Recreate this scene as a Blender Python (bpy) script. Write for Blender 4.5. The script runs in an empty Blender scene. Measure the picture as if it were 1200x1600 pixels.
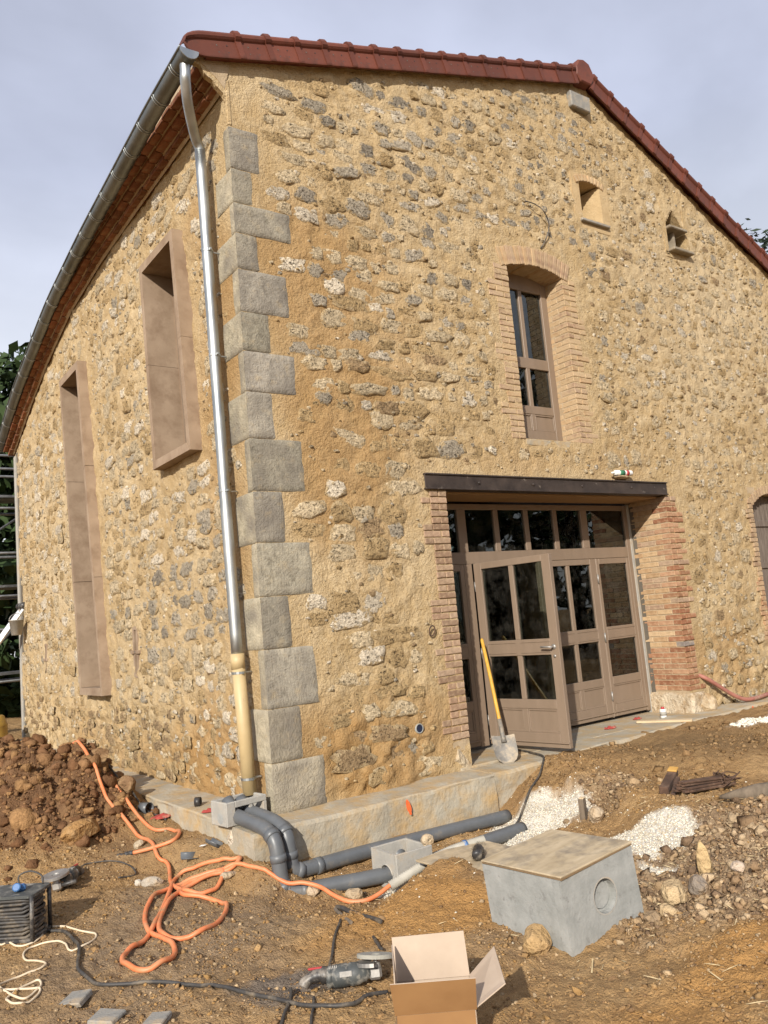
import bpy, math, random
import numpy as np
from mathutils import Vector, Matrix
random.seed(7); RNG=np.random.default_rng(11)
S=bpy.context.scene
COL=S.collection
# ------------------------------------------------------------------ camera, sky, sun, exposure
cam_d=bpy.data.cameras.new('camera'); cam=bpy.data.objects.new('camera',cam_d); COL.objects.link(cam)
CAMP=Vector((-3.2097,-6.2965,1.5227)); yaw,pit,rol=math.radians(35.996),math.radians(7.3256),math.radians(-5.0618)
F=Vector((math.sin(yaw)*math.cos(pit),math.cos(yaw)*math.cos(pit),math.sin(pit)))
R=Vector((math.cos(yaw),-math.sin(yaw),0)); U=R.cross(F)
R2=R*math.cos(rol)+U*math.sin(rol); U2=-R*math.sin(rol)+U*math.cos(rol)
cam.matrix_world=Matrix(((R2.x,U2.x,-F.x,CAMP.x),(R2.y,U2.y,-F.y,CAMP.y),(R2.z,U2.z,-F.z,CAMP.z),(0,0,0,1)))
cam_d.sensor_fit='VERTICAL'; cam_d.sensor_height=24.0; cam_d.lens=24.0*1283.04/1600.0
cam_d.clip_start=.05; cam_d.clip_end=1500
S.camera=cam
SUN_EL=math.radians(27); SUN_AZ=(-.77,-.638)
w=bpy.data.worlds.new('World'); S.world=w; w.use_nodes=True
nt=w.node_tree; nt.nodes.clear()
def wn(t): return nt.nodes.new(t)
sky=wn('ShaderNodeTexSky'); sky.sky_type='NISHITA'; sky.sun_disc=False; sky.sun_elevation=SUN_EL
sky.sun_rotation=math.atan2(SUN_AZ[0],SUN_AZ[1]); sky.air_density=1.2; sky.dust_density=2.5; sky.ozone_density=1.0
tc=wn('ShaderNodeTexCoord'); sep=wn('ShaderNodeSeparateXYZ'); nt.links.new(tc.outputs['Generated'],sep.inputs[0])
rmp=wn('ShaderNodeValToRGB'); e=rmp.color_ramp.elements
e[0].position=.0; e[0].color=(1.02,1.03,1.04,1); e[1].position=.75; e[1].color=(.60,.635,.79,1)
m_=e.new(.28); m_.color=(.90,.93,1.02,1); m_=e.new(.5); m_.color=(.68,.72,.89,1)
nt.links.new(sep.outputs[2],rmp.inputs[0])
nz=wn('ShaderNodeTexNoise'); nz.inputs['Scale'].default_value=2.3; nz.inputs['Detail'].default_value=5; nz.inputs['Roughness'].default_value=.5
mp=wn('ShaderNodeMapping'); mp.inputs['Scale'].default_value=(1,1.6,2.2); nt.links.new(tc.outputs['Generated'],mp.inputs[0]); nt.links.new(mp.outputs[0],nz.inputs[0])
nr=wn('ShaderNodeMapRange'); nr.inputs[1].default_value=.35; nr.inputs[2].default_value=.75; nr.inputs[3].default_value=.86; nr.inputs[4].default_value=1.24; nt.links.new(nz.outputs[0],nr.inputs[0])
sc=wn('ShaderNodeVectorMath'); sc.operation='SCALE'; nt.links.new(rmp.outputs[0],sc.inputs[0]); nt.links.new(nr.outputs[0],sc.inputs['Scale'])
sc2=wn('ShaderNodeVectorMath'); sc2.operation='SCALE'; sc2.inputs['Scale'].default_value=8.9; nt.links.new(sc.outputs[0],sc2.inputs[0])
mx=wn('ShaderNodeMixRGB'); mx.inputs[0].default_value=.8; nt.links.new(sky.outputs[0],mx.inputs[1]); nt.links.new(sc2.outputs[0],mx.inputs[2])
bg=wn('ShaderNodeBackground'); bg.inputs[1].default_value=.1; nt.links.new(mx.outputs[0],bg.inputs[0])
wo=wn('ShaderNodeOutputWorld'); nt.links.new(bg.outputs[0],wo.inputs[0])
sd=bpy.data.lights.new('sun','SUN'); sd.energy=5.0; sd.angle=math.radians(.7); sd.color=(1,.94,.85)
so=bpy.data.objects.new('sun',sd); COL.objects.link(so)
_sv=Vector((SUN_AZ[0]*math.cos(SUN_EL),SUN_AZ[1]*math.cos(SUN_EL),math.sin(SUN_EL)))
so.rotation_euler=_sv.to_track_quat('Z','Y').to_euler(); so.location=(-6,-8,9)
S.view_settings.view_transform='Standard'; S.view_settings.look='None'; S.view_settings.exposure=.2; S.view_settings.gamma=1; S.view_settings.use_curve_mapping=False
S.render.engine='CYCLES'; S.cycles.max_bounces=5; S.cycles.diffuse_bounces=2; S.cycles.glossy_bounces=2; S.cycles.caustics_reflective=False; S.cycles.caustics_refractive=False; S.cycles.use_adaptive_sampling=True; S.cycles.adaptive_threshold=.02; S.cycles.transparent_max_bounces=8
S.cycles.use_denoising=True
#H-BEGIN
import numpy as np, math
def _hash(i,j,s):
    i=np.asarray(i).astype(np.int64); j=np.asarray(j).astype(np.int64)
    n=(i*374761393+j*668265263+s*1442695041)&0xffffffff
    n=((n^(n>>13))*1274126177)&0xffffffff
    n=((n^(n>>16))*2246822519)&0xffffffff
    n=n^(n>>15)
    return (n&0xffffff)/float(0x1000000)
def vnoise(x,y,s=0):
    x=np.asarray(x,float);y=np.asarray(y,float)
    i=np.floor(x);j=np.floor(y);fx=x-i;fy=y-j
    fx=fx*fx*fx*(fx*(fx*6-15)+10);fy=fy*fy*fy*(fy*(fy*6-15)+10)
    a=_hash(i,j,s);b=_hash(i+1,j,s);c=_hash(i,j+1,s);d=_hash(i+1,j+1,s)
    return (a+(b-a)*fx)*(1-fy)+(c+(d-c)*fx)*fy
def fbm(x,y,s=0,o=4,g=.5,l=2.03):
    r=0;a=1;t=0
    for k in range(o):
        r=r+a*(vnoise(x,y,s+k*17)-.5);t+=a;a*=g
        x,y=(x*.8+y*.6)*l,(y*.8-x*.6)*l
    return r/t*2
def worley(x,y,s=0):
    x=np.asarray(x,float);y=np.asarray(y,float)
    i=np.floor(x);j=np.floor(y);m=np.full(np.shape(x),9.0);idv=np.zeros(np.shape(x))
    for a in(-1,0,1):
        for b in(-1,0,1):
            px=i+a+_hash(i+a,j+b,s);py=j+b+_hash(i+a,j+b,s+7)
            d=np.hypot(px-x,py-y);idv=np.where(d<m,_hash(i+a,j+b,s+11),idv);m=np.minimum(m,d)
    return m,idv
def sstep(a,b,x):
    t=np.clip((x-a)/(b-a),0,1);return t*t*(3-2*t)
CP=np.array([(-2.4,-1.67,-.27),(-1.74,-2.45,-.25),(-1.15,-3.13,-.22),(-.66,-3.79,-.17),(-.25,-4.37,-.12),(-2.09,.02,-.3),(-1.71,-.88,-.3),(-1.29,-1.35,-.3),
(-.87,-1.75,-.32),(-.4,-1.78,-.33),(-.09,-2.28,-.27),(-.01,-2.52,-.27),(-.06,-1.99,-.27),(-.87,.34,-.34),(-1.56,.48,-.32),(-.82,1.26,-.3),
(0,-.62,-.40),(.5,-.58,-.40),(1.2,-.58,-.41),(1.9,-.58,-.42),(.05,-.40,-.24),(.3,-.40,-.25),(.6,-.40,-.25),(.2,-.54,-.40),(.4,-.54,-.40),(.65,-.54,-.40),(.9,-.54,-.40),(.95,-.40,-.27),(1.4,-.40,-.33),(1.9,-.40,-.35),(.25,-.95,-.49),(.5,-1.12,-.5),(.9,-.85,-.47),(1.5,-.9,-.45),(-.3,-.85,-.44),(-.40,-.47,-.19),(-.43,-.36,-.16),(-.2,-.43,-.22),(-.44,.2,-.13),
(-.6,-.6,-.34),(-.55,-.1,-.21),(-.85,-.1,-.31),(-.5,.6,-.14),(-.5,1.3,-.15),(-.5,2.2,-.13),(-.5,3,-.2),(-.5,5,-.15),(-.6,8,-.1),(-3,3,-.25),(-3,8,-.1),(-.1,-1.35,-.42),(.15,-1.3,-.45),
(.42,-1.66,-.15),(.34,-2.0,-.17),(.2,-1.75,-.21),(.9,-1.62,-.23),(.9,-2.2,-.26),(.75,-1.35,-.33),(1.9,-1.1,-.38),(2.2,-.92,-.24),(2.4,-.7,-.1),(2.1,-1.45,-.24),(1.7,-1.7,-.24),
(2.57,-.96,.02),(2.9,-.6,.05),(3.24,-1.16,.07),(3.48,-1.67,.08),(4.08,-1.93,.06),(5,-.6,.02),(7,-.6,.02),(2.46,-1.73,-.04),(2.23,-2.37,-.03),(2.36,-2.9,.0),
(1.67,-2.47,-.18),(1.37,-2.77,-.27),(1.36,-3.03,-.17),(1.29,-3.5,-.07),(.62,-3.19,-.25),(.68,-3.47,-.2),(.57,-3.9,-.12),(.02,-3.16,-.28),(-.07,-2.69,-.27),
(.16,-3.46,-.25),(.06,-3.89,-.17),(3,-4,.0),(6,-3,.05),(9,-2,.05),(-4,-4,-.25),(0,-6,-.15),(4,-7,-.1),(1.2,-1.3,-.4)])
_r=np.random.default_rng(77); _D=np.stack([_r.uniform(-2.5,1.2,60),_r.uniform(-4.2,-.9,60),_r.uniform(0,3.1,60),_r.uniform(.006,.02,60)],1)
def zones(x,y):
    n=fbm(x*2.2,y*2.2,31,3)*.35+fbm(x*9,y*9,37,3)*.25
    heap=np.exp(-(((x+1.38)/.74)**2+((y-2.95)/1.3)**2))*.66+np.exp(-(((x+.80)/.27)**2+((y-2.25)/.75)**2))*.24+np.exp(-(((x+2.9)/1.0)**2+((y-4.2)/2.2)**2))*.6
    clay=sstep(.10,.24,heap+n*.16)
    gA=1.25-np.hypot((x-1.98)/.50,(y+.98)/.50)
    gB=1.2-np.hypot((x-1.72)/.40,(y+2.36)/.36)
    gC=1.1-np.hypot((x-.36)/.26,(y+1.12)/.16)
    gD=1.1-np.hypot((x-1.33)/.13,(y+2.72)/.2)
    gE=1.0-np.hypot((x-5.6)/1.1,(y+1.0)/.28)
    gr=np.maximum.reduce([gA,gB,gC,gD,gE*.9]);grav=sstep(.25,.5,gr+n*.5)
    rub=sstep(-.15,.35,1-np.hypot((x-1.55)/1.15,(y+3.15)/.75)+n*.7)*(1-grav)
    rub=np.maximum(rub,.6*sstep(.0,.4,1-np.hypot((x-2.35)/.5,(y+1.35)/.45)+n*.7)*(1-grav))
    return heap,clay,grav,rub
def Hbase(x,y):
    x=np.asarray(x,float);y=np.asarray(y,float)
    num=np.zeros(x.shape);den=np.zeros(x.shape)
    for a,b,c in CP:
        w=1/((x-a)**2+(y-b)**2+.02)**2
        num+=w*c;den+=w
    h=num/den
    far=sstep(14,40,np.hypot(x,y));h=h*(1-far)-.15*far
    return h
def H(x,y,detail=True):
    x=np.asarray(x,float);y=np.asarray(y,float)
    h=Hbase(x,y);heap,clay,grav,rub=zones(x,y)
    h=h+heap
    if detail:
        h=h+fbm(x*1.3,y*1.3,3,3)*.03+fbm(x*7,y*7,5,4)*.020*(1+rub)+fbm(x*26,y*26,9,2)*.010
        m1,i1=worley(x*3.2+fbm(x*3,y*3,2,2)*.3,y*3.2,21);m2,_=worley(x*8,y*8,23);m3,_=worley(x*19,y*19,29)
        lump=(.55-m1)*.22+(.5-m2)*.085+(.5-m3)*.028+(i1-.5)*.08
        h=h+clay*lump
        h=h+rub*((.5-m2)*.075+(.5-m3)*.03+(.5-m1)*.07)
        h=h+grav*(.5-m3)*.006+(1-grav)*(1-clay)*((.45-m3)*.016+(.5-m2)*.018*sstep(-.2,.5,fbm(x*1.1,y*1.1,61,3)))
        for k in range(60):
            a,b,c,d=_D[k]; u=(x-a)*math.cos(c)+(y-b)*math.sin(c); v=-(x-a)*math.sin(c)+(y-b)*math.cos(c); q=(u/.13)**2+(v/.05)**2; h=h-d*np.exp(-q*q)+.4*d*np.exp(-(np.sqrt(q)-1.35)**2*7)
        # cracked crust by the trench lip
        h=h+(.5-m1)*.03*np.exp(-(((x+.45)/.5)**2+((y+1.45)/.35)**2))
    return h
#H-END
# ------------------------------------------------------------------ mesh helpers
class M:
    def __init__(s): s.v=[]; s.f=[]; s.c=[]
    def add(s,v,f,c=None):
        b=len(s.v); s.v.extend([tuple(map(float,p)) for p in v]); s.f.extend([tuple(i+b for i in q) for q in f])
        s.c.extend([c if c is not None else (.5,.5,.5)]*len(v)); return s
    def box(s,c,d,rz=0,ch=0,jit=0,col=None,Rm=None):
        v,f=cbox(d,ch,jit)
        if Rm is None: Rm=Matrix.Rotation(rz,3,'Z')
        C=Vector(c); return s.add([Rm@Vector(p)+C for p in v],f,col)
    def b2(s,x0,x1,y0,y1,z0,z1,ch=0,jit=0,col=None):
        return s.box(((x0+x1)/2,(y0+y1)/2,(z0+z1)/2),(x1-x0,y1-y0,z1-z0),0,ch,jit,col)
    def hexa(s,p,col=None):   # p: 4 bottom ring, 4 top ring
        return s.add(p,[(3,2,1,0),(4,5,6,7),(0,1,5,4),(1,2,6,5),(2,3,7,6),(3,0,4,7)],col)
    def tube(s,pts,r,seg=10,cap=True,col=None,closed=False):
        P=[Vector(p) for p in pts]; n=len(P); rr=r if hasattr(r,'__len__') else [r]*n
        T=[]
        for i in range(n):
            a=P[(i-1)%n] if closed else P[max(i-1,0)]; b=P[(i+1)%n] if closed else P[min(i+1,n-1)]
            t=(b-a); T.append(t.normalized() if t.length>1e-9 else Vector((0,0,1)))
        N=T[0].orthogonal().normalized(); v=[]
        for i in range(n):
            N=(N-T[i]*N.dot(T[i])).normalized(); B=T[i].cross(N)
            for k in range(seg):
                a=2*math.pi*k/seg; v.append(P[i]+(N*math.cos(a)+B*math.sin(a))*rr[i])
        f=[]
        for i in range(n if closed else n-1):
            j=(i+1)%n
            for k in range(seg):
                k2=(k+1)%seg; f.append((i*seg+k,i*seg+k2,j*seg+k2,j*seg+k))
        if cap and not closed: f.append(tuple(range(seg-1,-1,-1))); f.append(tuple((n-1)*seg+k for k in range(seg)))
        return s.add(v,f,col)
    def lathe(s,prof,o,ax,seg=16,col=None):  # prof: (r, t) along axis ax from o
        ax=Vector(ax).normalized(); N=ax.orthogonal().normalized(); B=ax.cross(N); o=Vector(o); v=[];f=[]
        for r,t in prof:
            for k in range(seg):
                a=2*math.pi*k/seg; v.append(o+ax*t+(N*math.cos(a)+B*math.sin(a))*max(r,1e-4))
        for i in range(len(prof)-1):
            for k in range(seg):
                k2=(k+1)%seg; f.append((i*seg+k,i*seg+k2,(i+1)*seg+k2,(i+1)*seg+k))
        f.append(tuple(range(seg-1,-1,-1))); f.append(tuple((len(prof)-1)*seg+k for k in range(seg)))
        return s.add(v,f,col)
def cbox(d,ch=0,jit=0):
    x,y,z=d[0]/2,d[1]/2,d[2]/2
    J=lambda: random.uniform(-jit,jit) if jit else 0
    if ch<=0:
        v=[(a*x+J(),b*y+J(),c*z+J()) for c in(-1,1) for a,b in((-1,-1),(1,-1),(1,1),(-1,1))]
        return v,[(3,2,1,0),(4,5,6,7),(0,1,5,4),(1,2,6,5),(2,3,7,6),(3,0,4,7)]
    ch=min(ch,x*.9,y*.9,z*.9); v=[];ix={}
    for a in(-1,1):
        for b in(-1,1):
            for c in(-1,1):
                jx,jy,jz=J(),J(),J()
                for k in range(3):
                    q=[a*(x-ch),b*(y-ch),c*(z-ch)]; q[k]=(a*x,b*y,c*z)[k]
                    ix[(a,b,c,k)]=len(v); v.append((q[0]+jx,q[1]+jy,q[2]+jz))
    f=[]
    cyc=[(-1,-1),(1,-1),(1,1),(-1,1)]
    for s in(-1,1):
        for k in range(3):
            q=[]
            for a,b in cyc:
                t=[0,0,0]; t[k]=s; t[(k+1)%3]=a; t[(k+2)%3]=b; q.append(ix[(t[0],t[1],t[2],k)])
            f.append(tuple(q) if s>0 else tuple(q[::-1]))
    for k in range(3):   # edges parallel to axis k
        i,j=(k+1)%3,(k+2)%3
        for a in(-1,1):
            for b in(-1,1):
                def g(s,kk):
                    t=[0,0,0]; t[k]=s;t[i]=a;t[j]=b; return ix[(t[0],t[1],t[2],kk)]
                q=(g(-1,i),g(1,i),g(1,j),g(-1,j)); f.append(q if a*b<0 else q[::-1])
    for a in(-1,1):
        for b in(-1,1):
            for c in(-1,1):
                q=tuple(ix[(a,b,c,k)] for k in range(3)); f.append(q if a*b*c>0 else q[::-1])
    return v,f
def props(o,label=None,cat=None,group=None,kind=None):
    if label: o['label']=label
    if cat: o['category']=cat
    if group: o['group']=group
    if kind: o['kind']=kind
    return o
def obj(name,m,mat,parent=None,smooth=False,label=None,cat=None,group=None,kind=None,tint=False):
    me=bpy.data.meshes.new(name); me.from_pydata(m.v,[],m.f)
    if mat: me.materials.append(mat)
    if tint and len(m.c)==len(m.v):
        a=me.color_attributes.new('tint','FLOAT_COLOR','POINT')
        a.data.foreach_set('color',np.hstack([np.array(m.c,float),np.ones((len(m.c),1))]).ravel())
    if smooth: me.polygons.foreach_set('use_smooth',[True]*len(me.polygons))
    me.update(); o=bpy.data.objects.new(name,me); COL.objects.link(o)
    if parent: o.parent=parent
    return props(o,label,cat,group,kind)
def fastobj(name,V,Fq,mat,parent=None,smooth=False,attrs=None,**kw):
    me=bpy.data.meshes.new(name); V=np.asarray(V,np.float32); Fq=np.asarray(Fq,np.int32); k=Fq.shape[1]
    me.vertices.add(len(V)); me.vertices.foreach_set('co',V.ravel())
    me.loops.add(Fq.size); me.loops.foreach_set('vertex_index',Fq.ravel())
    me.polygons.add(len(Fq)); me.polygons.foreach_set('loop_start',np.arange(0,Fq.size,k,dtype=np.int32)); 
    try: me.polygons.foreach_set('loop_total',np.full(len(Fq),k,np.int32))
    except Exception: pass
    if smooth: me.polygons.foreach_set('use_smooth',np.ones(len(Fq),bool))
    me.materials.append(mat); me.update(calc_edges=True); me.validate()
    for n,c in (attrs or {}).items():
        a=me.color_attributes.new(n,'FLOAT_COLOR','POINT')
        a.data.foreach_set('color',(c if c.shape[1]==4 else np.hstack([c,np.ones((len(c),1))])).astype(np.float32).ravel())
    o=bpy.data.objects.new(name,me); COL.objects.link(o)
    if parent: o.parent=parent
    return props(o,**kw)
def empty(name,loc=(0,0,0),rz=0,parent=None,**kw):
    o=bpy.data.objects.new(name,None); COL.objects.link(o); o.location=loc; o.rotation_euler=(0,0,rz); o.empty_display_size=.1
    if parent: o.parent=parent
    return props(o,**kw)
def smooth_path(p,n=6,closed=False):
    P=[np.array(q,float) for q in p]; out=[]; L=len(P)
    for i in range(L if closed else L-1):
        g=(lambda k:P[k%L]) if closed else (lambda k:P[min(max(k,0),L-1)])
        a,b,c,d=g(i-1),g(i),g(i+1),g(i+2)
        for k in range(n):
            t=k/n; out.append(.5*((2*b)+(-a+c)*t+(2*a-5*b+4*c-d)*t*t+(-a+3*b-3*c+d)*t**3))
    if not closed: out.append(P[-1])
    return out
def Hs(x,y): return float(H(np.array([x]),np.array([y]))[0])
def on_ground(xy,r,n=5,lift=None):
    P=np.array(smooth_path(xy,n)); z=H(P[:,0],P[:,1])
    z2=np.array([max(z[max(0,i-1):i+2]) for i in range(len(z))])
    z2=np.convolve(np.pad(z2,2,mode='edge'),np.ones(5)/5,'valid'); z2=np.maximum(z2,z-r*.4)
    return [(a,b,c+r*.8) for a,b,c in zip(P[:,0],P[:,1],z2)]
# ------------------------------------------------------------------ material helpers
def nodes(name):
    m=bpy.data.materials.new(name); m.use_nodes=True; t=m.node_tree; t.nodes.clear()
    o=t.nodes.new('ShaderNodeOutputMaterial'); b=t.nodes.new('ShaderNodeBsdfPrincipled'); t.links.new(b.outputs[0],o.inputs[0])
    c=t.nodes.new('ShaderNodeTexCoord'); return m,t,b,c
def tex(t,c,scale,detail=5,rough=.55,kind='noise',out='Object',map_=None):
    if kind=='noise':
        n=t.nodes.new('ShaderNodeTexNoise'); n.inputs['Scale'].default_value=scale; n.inputs['Detail'].default_value=detail; n.inputs['Roughness'].default_value=rough
    else:
        n=t.nodes.new('ShaderNodeTexVoronoi'); n.inputs['Scale'].default_value=scale
        if kind!='voronoi': n.feature=kind
    if map_:
        mp=t.nodes.new('ShaderNodeMapping'); mp.inputs['Scale'].default_value=map_; t.links.new(c.outputs[out],mp.inputs[0]); t.links.new(mp.outputs[0],n.inputs['Vector'])
    else: t.links.new(c.outputs[out],n.inputs['Vector'])
    return n.outputs[0]
def ramp(t,src,stops):
    r=t.nodes.new('ShaderNodeValToRGB'); e=r.color_ramp.elements
    while len(e)<len(stops): e.new(.5)
    for k,(p,col) in enumerate(stops):
        e[k].position=p; e[k].color=(col,col,col,1) if not hasattr(col,'__len__') else (*col,1)
    t.links.new(src,r.inputs[0]); return r.outputs[0]
def mix(t,fac,a,b,mode='MIX'):
    n=t.nodes.new('ShaderNodeMixRGB'); n.blend_type=mode
    for i,x in ((0,fac),(1,a),(2,b)):
        if hasattr(x,'links'): t.links.new(x,n.inputs[i])
        elif i==0: n.inputs[0].default_value=x
        else: n.inputs[i].default_value=(*x,1)
    return n.outputs[0]
def math_(t,op,a,b=0.0,clamp=False):
    n=t.nodes.new('ShaderNodeMath'); n.operation=op; n.use_clamp=clamp
    for i,x in ((0,a),(1,b)):
        if hasattr(x,'links'): t.links.new(x,n.inputs[i])
        else: n.inputs[i].default_value=x
    return n.outputs[0]
def bump(t,b,h,strength=.5,dist=.01,prev=None):
    n=t.nodes.new('ShaderNodeBump'); n.inputs['Strength'].default_value=strength; n.inputs['Distance'].default_value=dist
    t.links.new(h,n.inputs['Height'])
    if prev is not None: t.links.new(prev,n.inputs['Normal'])
    t.links.new(n.outputs[0],b.inputs['Normal']); return n.outputs[0]
def attr(t,name):
    a=t.nodes.new('ShaderNodeAttribute'); a.attribute_name=name; return a
def simple(name,c1,c2,scale=8,rough=.7,bs=.3,bscale=60,bd=.004,metal=0,dirt=None,dscale=14,dlo=.55,dhi=.7,tint=False,map_=None,rvar=.1,spec=.5,orand=0):
    m,t,b,c=nodes(name)
    n=tex(t,c,scale,4,.6,map_=map_); col=ramp(t,n,[(.3,c1),(.7,c2)])
    if tint:
        a=attr(t,'tint'); col=mix(t,1.0,col,a.outputs['Color'],'MULTIPLY'); s=t.nodes.new('ShaderNodeVectorMath'); s.operation='SCALE'; s.inputs['Scale'].default_value=2.0; t.links.new(col,s.inputs[0]); col=s.outputs[0]
    if orand:
        oi=t.nodes.new('ShaderNodeObjectInfo'); col=mix(t,1.0,col,ramp(t,oi.outputs['Random'],[(0,(1-orand,)*3),(1,(1+orand,1+orand*.8,1+orand*.7))]),'MULTIPLY')
    if dirt is not None:
        d=tex(t,c,dscale,4,.68); col=mix(t,ramp(t,d,[(dlo,0.0),(dhi,1.0)]),col,dirt)
    t.links.new(col,b.inputs['Base Color'])
    rr=ramp(t,n,[(.3,max(rough-rvar,0.02)),(.7,min(rough+rvar,1))]); t.links.new(rr,b.inputs['Roughness'])
    b.inputs['Metallic'].default_value=metal; b.inputs['Specular IOR Level'].default_value=spec
    if bs: bump(t,b,tex(t,c,bscale,3,.62),bs,bd)
    return m
# ------------------------------------------------------------------ materials
def mortar_col(t,c):
    n1=tex(t,c,1.3,3,.6); n2=tex(t,c,9,4,.65); n3=tex(t,c,55,3,.65)
    col=ramp(t,n1,[(.28,(.385,.273,.138)),(.5,(.445,.325,.175)),(.72,(.505,.39,.232))])
    col=mix(t,ramp(t,n2,[(.42,0.0),(.75,.55)]),col,(.56,.455,.30))
    col=mix(t,ramp(t,n3,[(.5,0.0),(.70,.6)]),col,(.27,.17,.075))
    return col,n2,n3
def mortar_mat():
    m,t,b,c=nodes('lime_mortar'); col,n2,n3=mortar_col(t,c)
    a=attr(t,'damp'); sp=t.nodes.new('ShaderNodeSeparateColor'); t.links.new(a.outputs['Color'],sp.inputs[0])
    col=mix(t,math_(t,'MULTIPLY',sp.outputs[0],ramp(t,n2,[(.2,.45),(.7,.9)])),col,(.30,.165,.055))
    col=mix(t,math_(t,'MULTIPLY',sp.outputs[1],.5),col,(.53,.43,.285))
    t.links.new(col,b.inputs['Base Color']); b.inputs['Roughness'].default_value=.95; b.inputs['Specular IOR Level'].default_value=.12
    h=math_(t,'ADD',math_(t,'ADD',math_(t,'MULTIPLY',tex(t,c,30,4,.7),.9),math_(t,'MULTIPLY',n3,.45)),math_(t,'MULTIPLY',n2,1.5))
    bump(t,b,h,.9,.022); return m
def stone_mat():
    m,t,b,c=nodes('rubble_stone'); mc,n2,n3=mortar_col(t,c)
    a=attr(t,'tint'); n1=tex(t,c,24,5,.72)
    v=tex(t,c,42,kind='voronoi')
    col=mix(t,1.0,a.outputs['Color'],ramp(t,n1,[(.28,(.52,.47,.40)),(.48,(.98,.95,.9)),(.7,(1.32,1.27,1.18))]),'MULTIPLY')
    pit=ramp(t,math_(t,'ADD',math_(t,'MULTIPLY',tex(t,c,25,5,.78,map_=(1,1,1.7)),.92),math_(t,'MULTIPLY',v,.16)),[(.405,1.0),(.475,0.0)])
    pit=math_(t,'MULTIPLY',pit,ramp(t,tex(t,c,3.3,2),[(.36,.2),(.54,1.0)]))
    col=mix(t,math_(t,'MULTIPLY',pit,.85),col,(.06,.045,.03))
    # ragged lap of mortar over the stone's edge
    e=math_(t,'ADD',a.outputs['Alpha'],math_(t,'MULTIPLY',math_(t,'SUBTRACT',tex(t,c,16,4,.7),.5),1.7))
    lap=ramp(t,e,[(.52,0.0),(.64,1.0)])
    col=mix(t,lap,col,mc)
    t.links.new(col,b.inputs['Base Color']); b.inputs['Roughness'].default_value=.95; b.inputs['Specular IOR Level'].default_value=.12
    h=math_(t,'SUBTRACT',math_(t,'ADD',math_(t,'MULTIPLY',n1,1.3),math_(t,'MULTIPLY',n3,.6)),math_(t,'MULTIPLY',math_(t,'MULTIPLY',pit,math_(t,'SUBTRACT',1.0,lap)),1.0))
    bump(t,b,h,1.0,.035); return m
def quoin_mat():
    m,t,b,c=nodes('dressed_quoin_stone'); mc,n2,n3=mortar_col(t,c); a=attr(t,'tint')
    n1=tex(t,c,14,5,.72); s=tex(t,c,3.5,3,.6)
    col=mix(t,1.0,a.outputs['Color'],ramp(t,n1,[(.28,(.55,.53,.50)),(.5,(1,.98,.95)),(.72,(1.36,1.31,1.22))]),'MULTIPLY')
    col=mix(t,ramp(t,s,[(.42,0.0),(.66,.75)]),col,(.165,.145,.12)); col=mix(t,ramp(t,n2,[(.55,0.0),(.72,.45)]),col,(.42,.33,.20))
    e=math_(t,'ADD',a.outputs['Alpha'],math_(t,'MULTIPLY',math_(t,'SUBTRACT',tex(t,c,11,4,.7),.5),1.5)); lap=ramp(t,e,[(.62,0.0),(.72,1.0)])
    col=mix(t,lap,col,mc); t.links.new(col,b.inputs['Base Color']); b.inputs['Roughness'].default_value=.93; b.inputs['Specular IOR Level'].default_value=.15
    bump(t,b,math_(t,'ADD',n1,math_(t,'MULTIPLY',n3,.5)),.9,.018); return m
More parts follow.
